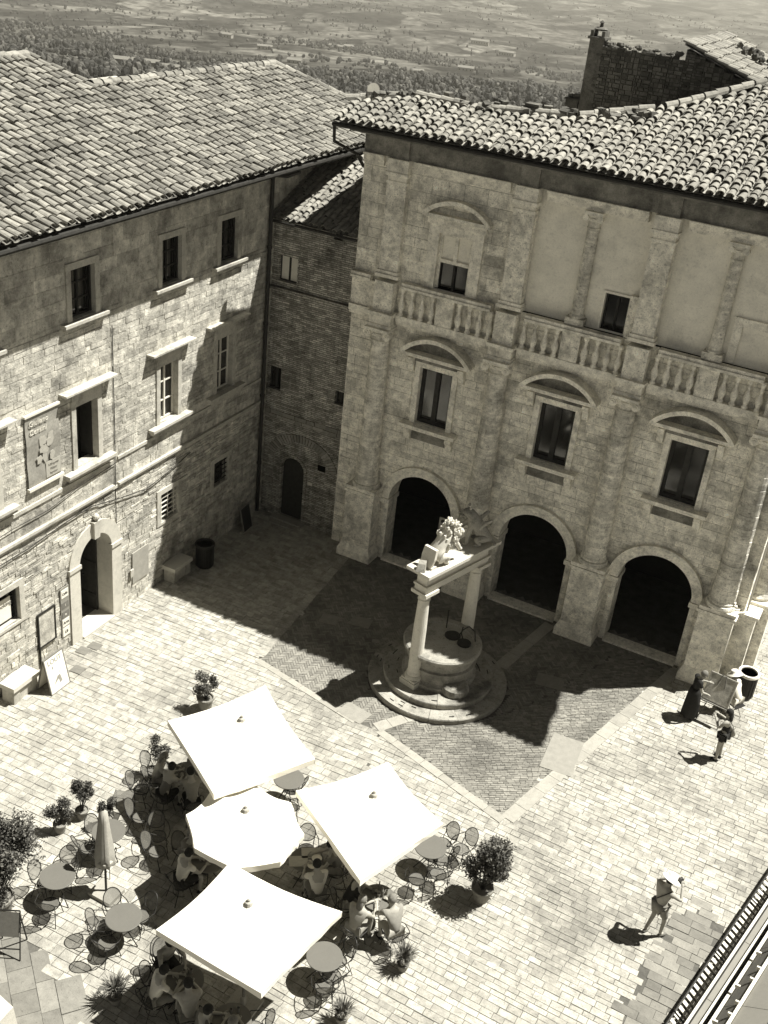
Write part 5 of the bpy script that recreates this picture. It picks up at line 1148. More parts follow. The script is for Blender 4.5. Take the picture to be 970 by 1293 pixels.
def sit(bx_, by_, tx, ty, shirt, legs, hair, label, **k):
    """a guest on a chair of his own: torso at bx_,by_, looking to tx,ty"""
    d = Vector((tx-bx_, ty-by_)); d.normalize(); a = math.atan2(d.y, d.x)-math.pi/2
    J = seated(**{q: k.pop(q) for q in list(k) if q in ('lean', 'turn', 'armz', 'reach', 'spread', 'tilt')})
    q = person((bx_, by_, 0), a, J, m_skin, shirt, legs, hair, label, **k)
    q['group'] = 'guests seated at the cafe tables'
    cl = k.get('cl')
    ch = copy_tree(proto); ch.location = (bx_-d.x*.02, by_-d.y*.02, 0); ch.rotation_euler = (0, 0, a); ch['label'] = 'mesh chair occupied by the '+label.split(' sitting')[0].replace('guest', 'guest')
    return q
sit(1.58, -12.98, *t6, m_beige, m_midc, m_hair2, 'guest in a beige top sitting at the left of the table with glasses', female=True, longhair=True)
sit(2.05, -13.32, *t6, m_greyc, m_black, m_hair, 'bare shouldered dark haired guest sitting with her back to the viewer', female=True, sleeves=0, lean=.2)
sit(2.72, -13.15, *t6, m_midc, m_black, m_hair, 'guest in mid grey sitting under the edge of the upper parasol', lean=.22)
sit(3.55, -14.45, *tC, m_greyc, m_midc, m_hair2, 'fair guest in grey sitting left of the octagonal parasol', female=True, longhair=True)
sit(3.95, -15.15, *tC, m_lightc, m_black, m_hair, 'guest in a light shirt sitting under the front edge of the octagonal parasol')
sit(6.55, -13.85, *t8, m_lightc, m_greyc, m_hair, 'broad guest in a cream shirt sitting at the table with plates', lean=.1)
sit(6.55, -13.05, *t8, m_greyc, m_midc, m_hair, 'dark haired guest in grey sitting across the laid table from the octagonal parasol', female=True)
sit(7.25, -13.72, *t9, m_black, m_midc, m_hair, 'guest in black sitting at the bottle table', lean=.18)
sit(7.72, -14.22, *t9, m_beige, m_midc, m_hair2, 'fair haired guest in cream sitting at the parasol shadow edge', female=True, longhair=True)
sit(8.45, -13.85, *t9, m_midc, m_beige, m_hair2, 'guest in a grey shirt sitting in full sun by the bottle table', lean=.2)
sit(4.95, -17.0, *tA, m_midc, m_black, m_hair, 'guest sitting at the left corner of the lowest parasol, head in shade')
sit(5.3, -17.75, *tA, m_lightc, m_midc, m_hair, 'guest in a light top sitting deepest in the lowest parasol shadow', female=True)
sit(6.05, -17.72, *tA, m_beige, m_midc, m_hair, 'wide guest in a pale shirt sitting with back to the viewer under the lowest parasol')
sit(6.5, -18.0, *tB, m_greyc, m_black, m_hair, 'guest in dark grey sitting near the bottom edge of the photo')
sit(7.2, -17.95, *tB, m_midc, m_midc, m_hair2, 'fair guest sitting lowest right of the shaded group', female=True)
stand = dict(pel=(0, 0, .93), wst=(0, .0, 1.12), che=(0, .01, 1.36), nek=(0, .02, 1.50), hd0=(0, .04, 1.57), hd1=(0, .06, 1.70), shL=(.2, 0, 1.43), elL=(.26, -.02, 1.15), wrL=(.26, .12, .92), shR=(-.2, 0, 1.43), elR=(-.26, -.02, 1.15), wrR=(-.26, .12, .92),
    hiL=(.1, 0, .9), knL=(.11, .02, .5), anL=(.11, -.02, .09), toL=(.13, .1, .04), hiR=(-.1, 0, .9), knR=(-.11, .02, .5), anR=(-.11, -.02, .09), toR=(-.13, .1, .04))
J = dict(stand); J.update(elL=(.34, .16, 1.3), wrL=(.16, .32, 1.47), elR=(-.36, .14, 1.28), wrR=(-.15, .3, 1.46), hd0=(0, .05, 1.57), hd1=(0, .10, 1.69), anL=(.12, .1, .09), toL=(.14, .22, .04), knL=(.12, .12, .5), anR=(-.12, -.12, .09), toR=(-.14, 0, .04))
man = person((13.16, -10.38, 0), R(-32), J, m_skin, m_beige, m_midc, m_hair, 'person in a white hat and grey shorts photographing the square, alone on the paving', sleeves=.45, short=.9, hat=True)
b = MB(); b.box(-.07, .07, .30, .37, 1.46, 1.56); b.lathe([(.04, 0), (.045, .08)], 12, M=Matrix.Translation((0, .37, 1.51)) @ Matrix.Rotation(R(-90), 4, 'X')); o = b.build('camera', m_iron, loc=(13.16, -10.38, 0), rz=R(-32), local=True); tag(o, 'black camera held up by the person in the white hat', 'camera')
b = MB(); b.tube([(.17, .0, 1.48), (.0, .15, 1.3), (-.17, .12, 1.0), (-.23, 0, .95), (-.15, -.13, 1.0), (.05, -.13, 1.3), (.17, -.06, 1.48)], .014, 5, close=True); o = b.build('bag_strap', m_iron, loc=(13.16, -10.38, 0), rz=R(-32), local=True); tag(o, 'dark shoulder strap across the back of the person in the white hat', 'strap')
J = dict(stand); J.update(elL=(.28, .12, 1.2), wrL=(.12, .34, 1.36), elR=(-.28, .12, 1.2), wrR=(-.1, .34, 1.36))
person((13.02, -3.62, 0), R(75), {k: tuple(c*.95 for c in v) for k, v in J.items()}, m_skin, m_black, m_black, m_hair, 'person in a black top and short skirt with a shoulder bag, near the easel', female=True, longhair=True, sleeves=0, short=.55)
b = MB(); b.ell((-.2, .02, .92), (.07, .16, .17), 10, 7); hb = b.build('shoulder_bag', m_beige, loc=(13.02, -3.62, 0), rz=R(75+160), local=True, smooth=True); tag(hb, 'pale shoulder bag at the hip of the person in black', 'bag')
b = MB(); b.tube([(-.2, .1, 1.05), (.05, .12, 1.38), (.1, -.02, 1.4), (-.2, -.1, 1.05)], .009, 5); b.build('strap', m_black, hb, local=True)
J = dict(stand); J.update(che=(0, .05, 1.34), nek=(0, .08, 1.47), hd0=(0, .12, 1.53), hd1=(0, .16, 1.64), elR=(-.26, .15, 1.2), wrR=(-.16, .4, 1.22), elL=(.26, .08, 1.14), wrL=(.18, .3, 1.02))
person((11.88, -2.3, 0), R(-60), {k: tuple(c*.95 for c in v) for k, v in J.items()}, m_skin, m_black, None, m_hair2, 'person in a long dark dress standing at the easel', female=True, sleeves=.6, dress=m_black)
sp = person((12.95, -1.45, 0), R(60), {k: (v[0], v[1], v[2]) for k, v in seated(lean=.25).items()}, m_skin, m_lightc, m_lightc, m_hair, 'person in white sitting on a stool behind the easel, under a grey hat', short=False, sleeves=.9, hat=True)
e = empty('folding_stool', (12.95, -1.45, 0), R(60), 'small folding stool under the person in white by the easel', 'stool'); b = MB(); b.box(-.19, .19, -.2, .14, .41, .43); b.build('seat', m_black, e, local=True)
for s in (-1, 1):
    b = MB(); b.tube([(s*.17, -.18, .41), (s*.17, .14, .01)], .012, 6); b.build('leg', m_wood2, e, local=True); b = MB(); b.tube([(s*.155, .12, .41), (s*.155, -.18, .01)], .012, 6); b.build('leg', m_wood2, e, local=True)
# easel with a picture
e = empty('easel', (12.42, -2.32, 0), R(-8), 'wooden three legged easel standing before the corner pier', 'easel')
for k, pts in enumerate((((-.32, .0, .01), (-.05, .50, 1.45)), ((.32, .0, .01), (.05, .50, 1.45)), ((0, .95, .01), (0, .52, 1.42)))):
    b = MB(); b.tube(pts, .016, 6); b.build('leg', m_wood2, e, local=True)
b = MB(); b.box(-.38, .38, .12, .26, .62, .65); b.build('ledge', m_wood2, e, local=True)
Mx = Matrix.Rotation(R(-24), 4, 'X'); b = MB(); b.box(-.36, .36, -.02, .02, .0, .78, Matrix.Translation((0, .19, .66)) @ Mx); p_ = b.build('picture', mat('watercolour', .40, .45, nscale=5), loc=(12.42, -2.32, 0), rz=R(-8), local=True); tag(p_, 'framed picture sketch resting on the easel', 'picture')
b = MB(); [b.box(*q, Matrix.Translation((0, .19, .66)) @ Mx) for q in ((-.39, -.355, -.028, .026, -.0, .81), (.355, .39, -.028, .026, -.0, .81), (-.355, .355, -.028, .026, .775, .81), (-.355, .355, -.028, .026, -.0, .03))]; b.build('frame', m_beige, p_, local=True)
# things on tables
def glass(x, y, z, lab, kind='glass'):
    b = MB(); 
    if kind == 'glass': b.lathe([(.03, 0), (.036, .11), (.033, .11), (.027, .01), (.001, .01)], 10)
    elif kind == 'bottle': b.lathe([(.036, 0), (.036, .17), (.014, .22), (.014, .29), (.001, .29)], 10)
    elif kind == 'plate': b.lathe([(.001, .006), (.07, .006), (.115, .02), (.11, .012), (.05, 0), (.001, 0)], 18)
    else: b.box(-.21, .21, -.15, .15, 0, .005)
    rr = random.uniform(0, 3); o = b.build({'glass': 'drinking_glass', 'bottle': 'bottle', 'plate': 'plate', 'mat': 'placemat'}[kind], {'glass': m_midc, 'bottle': m_greyc, 'plate': m_china, 'mat': m_straw2}[kind], loc=(x, y, z), local=True, rz=rr if kind != 'mat' else .6); return tag(o, lab, kind, kind+' set on the cafe tables')
for i, (dx, dy) in enumerate(((-.15, .05), (.02, .1), (.14, .0), (.05, -.12), (-.05, -.2), (.2, .12))): glass(t6[0]+dx, t6[1]+dy, .731, 'small glass on the shaded table of the three guests')
for dx, dy in ((-.16, .05), (.0, .0), (.1, .16), (-.05, -.15)): glass(t9[0]+dx, t9[1]+dy, .731, 'glass on the half sunlit bottle table')
for dx, dy, k in ((-.08, .15, 'bottle'), (.05, .06, 'bottle')): glass(t9[0]+dx, t9[1]+dy, .731, 'slim bottle on the half sunlit table beside the guest in black', 'bottle')
glass(t8[0]-.12, t8[1]-.16, .731, 'light rectangular placemat on the laid table, nearer the lowest parasol', 'mat'); glass(t8[0]-.02, t8[1]+.2, .731, 'light rectangular placemat on the laid table, nearer the upper parasol', 'mat')
for dx, dy, q in ((.2, -.1, 'nearest the guest in the cream shirt'), (.18, .12, 'nearest the dark haired guest in grey')): glass(t8[0]+dx, t8[1]+dy, .737, 'white plate on the laid table, '+q, 'plate')
for i, (dx, dy) in enumerate(((-.1, .1), (.1, -.05), (.0, .2))): glass(tA[0]+dx, tA[1]+dy, .731, 'glass on the dark table left under the lowest parasol'); glass(tB[0]+dx, tB[1]+dy, .731, 'glass on the dark table nearest the bottom edge')

# ------------------------------------------------------------------ plants
def bush(name, x, y, z0, z1, rx, n, lab, pot=(.28, .45), m=None, leaf=.055, seed=1, lobes=9, cat='plant', stem=True):
    rg = random.Random(seed); m = m or m_leaf; e = empty(name, (x, y, 0), 0, lab, cat, 'potted plants around the cafe'); b = MB()
    L_ = [(Vector((x+rg.uniform(-.6, .6)*rx, y+rg.uniform(-.6, .6)*rx, z0+(z1-z0)*rg.uniform(.15, .88))), rg.uniform(.28, .5)*rx) for _ in range(lobes)]
    for i in range(n):
        c, r = rg.choice(L_); d = Vector((rg.gauss(0, 1), rg.gauss(0, 1), rg.gauss(0, 1))).normalized(); p = c+Vector((d.x, d.y, d.z*1.15))*r*(rg.random()**.4)*rg.uniform(.7, 1.2)
        if p.z < z0: continue
        a = Vector((rg.gauss(0, 1), rg.gauss(0, 1), rg.gauss(0, .6)+.3)).normalized(); s = a.orthogonal().normalized(); s = (s*math.cos(rg.random()*6)+a.cross(s)*math.sin(rg.random()*6)).normalized(); l = leaf*rg.uniform(.7, 1.3)
        b.add([p, p+a*l*.5+s*l*.28, p+a*l, p+a*l*.5-s*l*.28], [(0, 1, 2, 3)])
    b.build('foliage', m, e)
    b = MB()
    for c, r in L_: b.tube([(x+rg.uniform(-.03, .03), y+rg.uniform(-.03, .03), pot[1]*.8), ((x+c.x)/2, (y+c.y)/2, (z0*.6+c.z*.4)), tuple(c)], [.014, .011, .006], 5)
    b.build('stem', m_wood, e)
    if pot:
        r, h = pot; b = MB(); b.lathe([(r*.72, 0), (r*.95, h*.86), (r*1.06, h*.86), (r*1.06, h), (r*.92, h), (r*.9, h*.88), (.001, h*.86)], 20, (x, y, 0)); b.build('pot', m_pot, e)
    return e
bush('potted_bush', 9.52, -11.58, .36, 1.95, .55, 7000, 'tall leafy bush in a terracotta pot, standing alone right of the cafe tables', (.24, .36), seed=2, lobes=20, leaf=.07)
bush('potted_bush', 1.05, -17.55, .5, 2.7, .78, 12000, 'large dark bush at the left edge of the photo beside the menu stand', (.3, .5), seed=3, lobes=26, leaf=.07)
bush('potted_bush', .62, -9.75, .35, 1.2, .34, 2200, 'small bush showing behind the top corner of the upper parasol', (.22, .4), seed=4)
bush('potted_shrub', .50, -15.15, .35, 1.0, .30, 1700, 'small shrub with dark leaves nearest the paving, left of the empty chairs', (.15, .26), seed=5, lobes=5)
bush('potted_shrub', .62, -14.55, .35, 1.15, .34, 2200, 'taller of the two small shrubs left of the closed parasol', (.15, .26), seed=6, lobes=6)
bush('potted_shrub', 1.28, -14.45, .35, .95, .26, 1300, 'small shrub beside a low wire stand near the closed parasol', (.14, .25), seed=7, lobes=5)
bush('potted_shrub', 1.25, -12.35, .4, 1.2, .32, 1900, 'leafy pot plant behind the guest in beige', (.15, .3), seed=8, lobes=6)
bush('potted_shrub', 1.75, -11.8, .4, 1.3, .32, 1900, 'leafy pot plant at the left corner of the upper parasol', (.15, .3), seed=9, lobes=6)
def tuft(x, y, h, n, lab, seed):
    rg = random.Random(seed); e = empty('grass_plant', (x, y, 0), 0, lab, 'plant', 'potted plants around the cafe'); b = MB()
    for i in range(n):
        a = rg.uniform(0, 6.28); r = rg.uniform(0, .08); l = rg.uniform(.3, 1)*h; o = rg.uniform(.1, .75)*l; p = Vector((x+r*math.cos(a), y+r*math.sin(a), .16)); q = p+Vector((math.cos(a)*o*.5, math.sin(a)*o*.5, l*.7)); t_ = p+Vector((math.cos(a)*o, math.sin(a)*o, l*.85)); s = Vector((-math.sin(a), math.cos(a), 0))*.008
        b.add([p-s, p+s, q+s, t_, q-s], [(0, 1, 2, 4), (4, 2, 3)])
    b.build('blades', m_leaf2, e); b = MB(); b.lathe([(.1, 0), (.14, .18), (.12, .18), (.001, .16)], 14, (x, y, 0)); b.build('pot', m_pot, e)
tuft(8.88, -14.2, .55, 420, 'spiky grass in a pot, right of the guest in grey and below the tall bush', 1)
tuft(8.42, -15.95, .5, 320, 'spiky grass plant at the bottom edge below the empty table', 2)
tuft(4.45, -17.95, .6, 520, 'dark spiky plant at the lower left edge of the parasol shadow', 3)
tuft(7.75, -17.35, .45, 220, 'small flowering plant at the sunny corner of the lowest parasol', 4)

# ------------------------------------------------------------------ things along the house and round the square
def text_mesh(s, size, M, m, parent, name='lettering', ext=.004):
    cu = bpy.data.curves.new('t', 'FONT'); cu.body = s; cu.size = size; cu.extrude = ext; cu.align_x = 'CENTER'; cu.align_y = 'CENTER'
    o = bpy.data.objects.new('t', cu); COL.objects.link(o); dg = bpy.context.evaluated_depsgraph_get(); me = bpy.data.meshes.new_from_object(o.evaluated_get(dg))
    b = MB(); b.add([M @ v.co for v in me.vertices], [tuple(p.vertices) for p in me.polygons]); bpy.data.objects.remove(o); bpy.data.curves.remove(cu); bpy.data.meshes.remove(me)
    return b.build(name, m, parent)
HM = ROOT['stone_house']
def hp_(d, y, z): return HM @ Vector((d, y, z))
WM = lambda d, y, z: HM @ Matrix.Translation((d, y, z)) @ Matrix(((0, 0, 1, 0), (1, 0, 0, 0), (0, 1, 0, 0), (0, 0, 0, 1)))   # text lying on the house wall, reading along +y
def hbox(b, d0, d1, y0, y1, z0, z1): b.box(d0, d1, y0, y1, z0, z1, HM)
e = empty('exhibition_banner', tuple(hp_(.06, -10.27, 5.55)), 0, 'printed exhibition banner hanging on the house wall between two windows', 'banner')
b = MB(); N = 10; vs = []
for i in range(N+1):
    for j in range(2): vs.append(hp_(.06+.012*math.sin(i*1.3), -10.87+1.18*j, 5.6+1.95*i/N))
b.add(vs, [(2*i, 2*i+1, 2*i+3, 2*i+2) for i in range(N)]); b.build('print', m_banner, e)
b = MB(); hbox(b, .03, .1, -10.9, -9.66, 7.54, 7.6); b.build('top_rod', m_white, e); b = MB(); hbox(b, .03, .12, -10.9, -9.64, 5.53, 5.61); b.build('bottom_rod', m_white, e)
text_mesh('Giuliano', .2, WM(.085, -10.42, 7.33), m_white, e); text_mesh('Censini', .2, WM(.085, -10.45, 7.10), m_white, e)
b = MB(); rg = random.Random(2)   # a pale splashed motif
for i in range(10): 
    y = -10.2+rg.uniform(-.28, .2); z = 6.45+rg.uniform(-.35, .4); pts = [HM @ Vector((.08, y+.14*rg.uniform(.5, 1)*math.cos(a), z+.17*rg.uniform(.5, 1)*math.sin(a))) for a in [k*math.pi/4 for k in range(8)]]; b.prism(pts, HM.to_3x3() @ Vector((.002+i*.0015, 0, 0)))
b.build('motif', m_beige, e)
b = MB(); hbox(b, .075, .082, -10.25, -9.72, 5.68, 6.12); b.build('text_block', m_beige, e)
text_mesh('1-30 agosto', .08, WM(.09, -9.98, 6.02), m_ink2, e); text_mesh('Palazzo', .08, WM(.09, -9.98, 5.9), m_ink2, e); text_mesh('ingresso', .08, WM(.09, -9.98, 5.78), m_ink2, e)
# framed poster by the doorway
e = empty('poster_case', tuple(hp_(.05, -10.52, .65)), 0, 'framed poster fixed to the rough wall left of the arched doorway', 'poster')
b = MB(); hbox(b, .03, .05, -10.82, -10.22, .7, 1.72); b.build('poster', mat('poster_print', .42, .5, nscale=3.5), e)
for q in ((-10.86, -10.82, .66, 1.76), (-10.22, -10.18, .66, 1.76), (-10.82, -10.22, .66, .70), (-10.82, -10.22, 1.72, 1.76)):
    b = MB(); hbox(b, .02, .07, *q); b.build('frame', m_iron, e)
b = MB(); hbox(b, .02, .06, -10.84, -10.8, .0, .66); b.build('post', m_iron, e)
# name plates
e = empty('plaque_board', tuple(hp_(.04, -9.76, .5)), 0, 'grey board with five small plates beside the arched doorway', 'plaque board'); b = MB(); hbox(b, .025, .045, -9.94, -9.6, .48, 2.1); b.build('board', m_midc, e)
for i, (z, h_) in enumerate(((1.9, .13), (1.52, .1), (1.22, .1), (.95, .12), (.64, .14))):
    b = MB(); hbox(b, .045, .055, -9.91, -9.64, z-h_, z+h_); pl_ = b.build('plate', m_paper if i not in (1, 2) else m_greyc, e)
    text_mesh(['Caffe', 'i', 'o', 'Arte', 'LB'][i], .12 if i else .1, WM(.06, -9.775, z), m_ink if i not in (1, 2) else m_paper, pl_)
# sign in the low window
e = empty('window_sign', tuple(hp_(-.2, -11.95, 2.1)), 0, 'white Booking sign standing inside the low window at the left edge', 'sign'); b = MB(); hbox(b, -.14, -.12, -12.5, -11.6, 2.08, 2.75); b.build('panel', m_paper, e); text_mesh('Booking', .16, WM(-.11, -11.85, 2.58), m_ink2, e)
# no-entry style notice at the first arch
e = empty('notice_sign', (2.85, -.2, 1.95), 0, 'small white notice sign with a round symbol bracketed to the first dark arch', 'sign'); b = MB(); b.box(2.72, 2.98, -.2, -.18, 1.95, 2.35); b.build('plate', m_beige, e); b = MB(); b.box(2.98, 3.35, -.19, -.17, 2.22, 2.3); b.build('bracket', m_greyc, e)
b = MB(); b.lathe([(.07, 0), (.07, .004), (.045, .004), (.045, 0)], 16, M=Matrix.Translation((2.85, -.2, 2.22)) @ Matrix.Rotation(R(90), 4, 'X')); b.build('symbol', m_ink, e); b = MB(); [b.box(2.76, 2.94, -.204, -.2, 2.0+.035*i, 2.012+.035*i) for i in range(3)]; b.build('small_print', m_ink2, e)
# stone benches
def bench(x, y, rz, l, label, name='stone_bench'):
    e = empty(name, (x, y, 0), rz, label, 'bench', 'stone benches against the house'); b = MB(); b.hexa([(-.26, -l/2, .43), (.26, -l/2, .43), (.26, l/2, .43), (-.26, l/2, .43)], [(-.25, -l/2+.01, .55), (.25, -l/2+.01, .55), (.25, l/2-.01, .55), (-.25, l/2-.01, .55)]); b.build('seat_slab', m_pale, e, local=True)
    for s in (-1, 1):
        b = MB(); y0 = s*(l/2-.16); b.hexa([(-.2, y0-.12, 0), (.2, y0-.12, 0), (.2, y0+.12, 0), (-.2, y0+.12, 0)], [(-.2, y0-.1, .43), (.2, y0-.1, .43), (.2, y0+.1, .43), (-.2, y0+.1, .43)]); b.build('support', m_surround, e, local=True)
    b = MB(); b.box(-.2, .17, -l/2+.28, l/2-.28, 0, .42); b.build('base_block', m_surround, e, local=True)
bench(-3.72, -12.02, .03, .98, 'pale stone bench at the left edge beside the sandwich board'); bench(-3.95, -4.98, .03, .95, 'stone bench half in shadow beside the dark bin')
# litter bins
def bin_(x, y, lab, lid):
    e = empty('litter_bin', (x, y, 0), 0, lab, 'bin', 'round litter bins'); b = MB(); b.lathe([(.25, .02), (.27, .05), (.285, .78), (.27, .8), (.255, .78), (.24, .1), (.001, .1)], 24); b.build('body', m_iron, e, local=True); b = MB(); b.lathe([(.31, .78), (.325, .81), (.31, .86), (.25, .86), (.24, .83), (.29, .79)], 24); b.build('rim', lid, e, local=True); b = MB(); b.lathe([(.001, .80), (.24, .80)], 20); b.build('liner', m_greyc if lid is m_gutter else m_midc, e, local=True)
    for k in range(16):
        a = k*math.pi/8; b = MB(); b.box(.278, .292, -.03, .03, .08, .76, Matrix.Rotation(a, 4, 'Z')); 
        b.build('stave', m_iron, e, local=True)
bin_(-3.62, -3.98, 'dark round litter bin in the shade beside the stone bench', m_gutter); bin_(13.0, -.32, 'dark round litter bin with a pale rim beside the corner pier', m_lightc)
# sandwich board
e = empty('sandwich_board', (-3.25, -11.28, 0), .02, 'white sandwich board reading LOUT beside the stone bench', 'sandwich board')
tl = .17
for s in (1, -1):
    Mx = Matrix.Translation((s*.24, 0, .02)) @ Matrix.Rotation(-s*tl*1.3, 4, 'Y'); b = MB(); b.box(-.012, .012, -.34, .34, 0, 1.02, Mx); pn = b.build('panel', m_paper, e, local=True)
    b = MB(); [b.box(*q, Mx) for q in ((-.018, .018, -.37, -.34, -.02, 1.05), (-.018, .018, .34, .37, -.02, 1.05), (-.018, .018, -.34, .34, 1.02, 1.05), (-.018, .018, -.34, .34, -.02, .0))]; b.build('frame', m_greyc, pn, local=True)
    if s == 1:
        TM = ROOT[e.name] @ Mx @ Matrix.Translation((.016, 0, .88)) @ Matrix(((0, 0, 1, 0), (1, 0, 0, 0), (0, 1, 0, 0), (0, 0, 0, 1)))
        text_mesh('LOUT', .2, TM, m_ink2, pn); text_mesh('il', .12, TM @ Matrix.Translation((-.12, -.18, 0)), m_ink2, pn)
        b = MB()
        for pts in (((-.2, .2), (.0, .42), (.02, .32)), ((.02, .18), (.12, .2), (.08, .42), (.0, .4)), ((.05, .45), (.2, .62), (.1, .48))): b.prism([ROOT[e.name] @ Mx @ Vector((.013, y, z)) for y, z in pts], (ROOT[e.name] @ Mx).to_3x3() @ Vector((.004, 0, 0)))
        b.build('picture', m_midc, pn)
# menu stand and wire stand
e = empty('menu_stand', (1.92, -18.15, 0), .5, 'dark folding menu stand cut by the left edge of the photo', 'menu stand')
for s in (-1, 1):
    b = MB(); b.tube([(s*.25, -.22, .01), (s*.22, .12, 1.05)], .016, 6); b.build('leg', m_iron, e, local=True); b = MB(); b.tube([(s*.25, .3, .01), (s*.22, .1, .95)], .016, 6); b.build('leg', m_iron, e, local=True)
b = MB(); b.tube([(-.25, -.15, .25), (.25, -.15, .25)], .014, 6); b.build('crossbar', m_iron, e, local=True); b = MB(); b.tube([(-.22, .12, 1.05), (.22, .12, 1.05)], .016, 6); b.build('crossbar', m_iron, e, local=True)
b = MB(); b.hexa([(-.21, -.06, .5), (.21, -.06, .5), (.21, -.05, .48), (-.21, -.05, .48)], [(-.21, .1, 1.02), (.21, .1, 1.02), (.21, .115, 1.01), (-.21, .115, 1.01)]); b.build('board', m_greyc, e, local=True)
e = empty('wire_stand', (1.35, -13.95, 0), .4, 'low wire stand beside the small shrubs near the closed parasol', 'stand')
for s in (-1, 1):
    b = MB(); b.tube([(s*.22, -.12, .01), (s*.22, -.12, .62), (s*.22, .14, .62), (s*.22, .14, .01)], .011, 5); b.build('leg', m_iron, e, local=True)
b = MB(); b.box(-.22, .22, -.11, .13, .61, .625); b.build('shelf', m_meshp, e, local=True)
# stored things in the dark corner
e = empty('folded_board', (-3.85, -1.2, 0), .1, 'pale edged dark board leaning in the shady corner by the downpipe', 'board'); b = MB(); Mx = Matrix.Rotation(-.2, 4, 'Y'); b.box(0, .03, -.28, .28, 0, .85, Mx); b.build('panel', m_black, e, local=True); b = MB(); [b.box(*q, Mx) for q in ((.0, .04, -.31, -.28, 0, .88), (.0, .04, .28, .31, 0, .88), (.0, .04, -.28, .28, .85, .88))]; b.build('frame', m_midc, e, local=True)
for i, (x, z, lb) in enumerate(((-4.0, 1.62, 'upper of two small pale plates in the dark corner of the annex'), (-3.98, 1.32, 'lower of two small pale plates in the dark corner of the annex'))):
    b = MB(); b.box(x-.13, x+.13, .2, .225, z-.09, z+.09); tag(b.build('wall_plate', m_midc, loc=(x, .22, z)), lb, 'plate')
b = MB(); b.box(-2.42, -2.24, .2, .225, 1.62, 1.74); tag(b.build('house_number', m_lightc, loc=(-2.33, .22, 1.68)), 'tiny white number plate right of the small arched door', 'plate')
# temporary stage in the lower right corner
Sg = empty('metal_stage', (15.6, -11, 0), 0, 'temporary metal stage with grey panels and white rails, bottom right corner', 'stage')
def ln(p, q, ext0=0, ext1=0): p, q = Vector(p), Vector(q); d = q-p; return p-d*ext0, q+d*ext1
a, c = ln((14.41, -13.1, 1.0), (15.19, -9.04, 1.0), .25, 1.1)
dr_ = (c-a).normalized(); sd_ = Vector((dr_.y, -dr_.x, 0))
Ls = (c-a).length
def srail(off, z, w=.05, h=.06, m=m_rail, nm='rail'):
    b = MB(); p = a+sd_*off; p.z = z; q = c+sd_*off; q.z = z; b.hexa([p-sd_*w/2, p+sd_*w/2, q+sd_*w/2, q-sd_*w/2], [v+Vector((0, 0, h)) for v in (p-sd_*w/2, p+sd_*w/2, q+sd_*w/2, q-sd_*w/2)]); return b.build(nm, m, Sg)
def sdeck(o0, o1, z0, z1, m=m_metalpanel, nm='panel'):
    k = 0; st = 1.9
    while k < Ls-.1:
        l = min(st, Ls-k)-.012; p = a+dr_*k; q = a+dr_*(k+l); b = MB()
        vs = []
        for v, o_, z in ((p, o0, z0), (p, o1, z1), (q, o1, z1), (q, o0, z0)): w = v+sd_*o_; vs.append(Vector((w.x, w.y, z)))
        b.hexa([v-Vector((0, 0, .04)) for v in vs], vs); b.build(nm, m, Sg); k += st
srail(.0, 1.0); sdeck(.03, .19, .96, .96); srail(.22, 1.02, .04); sdeck(.25, .33, .9, .9, m_black); srail(.36, 1.05, .06, .08); sdeck(.40, .62, 1.04, 1.3, mat('dark_panel', .09, .08)); srail(.66, 1.32, .06, .09); sdeck(.70, 1.25, 1.34, 1.7); sdeck(1.27, 1.36, 1.6, 1.6, m_black); srail(1.39, 1.72, .07, .09); sdeck(1.44, 3.2, 1.75, 2.2)
for i in range(16):
    b = MB(); p = a+dr_*(i*.36+.1)+sd_*(.60 if i % 3 else .44); b.box(p.x-.05, p.x+.05, p.y-.02, p.y+.02, 1.3, 1.38); b.build('clamp', m_rail, Sg)
b = MB(); p, q = a+sd_*.02, c+sd_*.02; b.hexa([Vector((p.x, p.y, 0)), Vector((p.x+.03, p.y, 0)), Vector((q.x+.03, q.y, 0)), Vector((q.x, q.y, 0))], [Vector((p.x, p.y, .98)), Vector((p.x+.03, p.y, .98)), Vector((q.x+.03, q.y, .98)), Vector((q.x, q.y, .98))]); b.build('skirt', m_black, Sg)
for i in range(4):
    b = MB(); p = a+dr_*(.4+i*2.3)+sd_*3; b.tube([(p.x, p.y, 0), (p.x, p.y, 2.15)], .03, 6); b.build('post', m_rail, Sg)
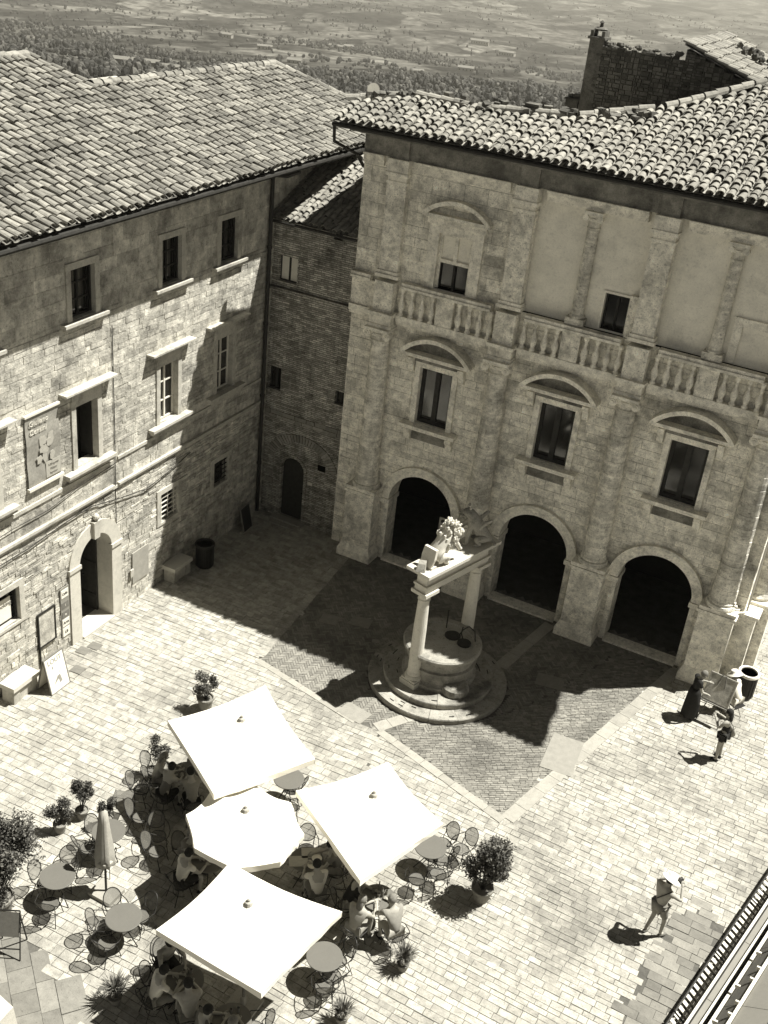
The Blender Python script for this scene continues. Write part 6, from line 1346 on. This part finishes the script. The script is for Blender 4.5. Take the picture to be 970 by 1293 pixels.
# low ladder truss lying along the stage
k = 0; seg = 2.0; t0, t1_ = ln((14.07, -12.71, .3), (15.06, -7.4, .3), .3, .15); td = (t1_-t0).normalized(); ts = Vector((td.y, -td.x, 0)); i = 0
while k < (t1_-t0).length:
    l = min(seg, (t1_-t0).length-k)-.04; o = t0+td*k; e = empty('ladder_truss', (o.x, o.y, 0), 0, ['dark ladder truss segment lowest in the photo, by the stage', 'second dark ladder truss segment from the bottom edge', 'third dark ladder truss segment from the bottom edge', 'farthest dark ladder truss segment, by the right edge', 'last short ladder truss piece beyond the right edge'][min(i, 4)], 'truss', 'ladder truss segments along the stage')
    for off, rr in ((0, .03), (.3, .05)):
        b = MB(); b.tube([o+ts*off, o+td*l+ts*off], rr, 6); b.build('chord', m_iron, e)
    n = int(l/.17); 
    for j in range(n+1):
        p = o+td*(l*j/n); b = MB(); w_ = td*.045; q = p+ts*.27-td*.12; b.hexa([p-w_, q-w_, q+w_, p+w_], [v+Vector((0, 0, .02)) for v in (p-w_, q-w_, q+w_, p+w_)]); b.build('rung', m_lightc, e)  # pale bars drawn for the sunlit ground seen between dark bars
    for off in (0, .3):
        p = o+td*.15+ts*off; b = MB(); b.tube([p, (p.x, p.y, 0)], .025, 6); b.build('foot', m_iron, e)
    k += seg; i += 1
b = MB(); p, q = t0+ts*.34, t1_+ts*.34; o2 = .42; vs = [p, p+ts*o2, q+ts*.45, q]; b.hexa([Vector((v.x, v.y, .0)) for v in vs], [Vector((v.x, v.y, .12)) for v in vs]); tag(b.build('cable_cover', m_black, loc=(p.x, p.y, 0)), 'black rubber cover strip between the ladder truss and the stage', 'cover')  # black strip put on the ground for the shade beside the stage
# rough stone block at the bottom left
b = MB(); rg = random.Random(4); x, y = 2.92, -19.35; b.hexa([(x-.9, y-.6, 0), (x+.3, y-.6, 0), (x+.3, y+.05, 0), (x-.9, y+.2, 0)], [(x-.9, y-.6, .55), (x+.28, y-.6, .5), (x+.26, y+.02, .5), (x-.88, y+.16, .58)])
tag(b.build('stone_block', m_pale, loc=(x, y, 0)), 'rough pale stone block in the bottom left corner', 'stone block')
# wide things that would be outside: the dark street side is closed by the house itself
for o in list(bpy.data.objects):
    if o.type == 'MESH' and o.name.startswith('pane'): o.visible_shadow = True
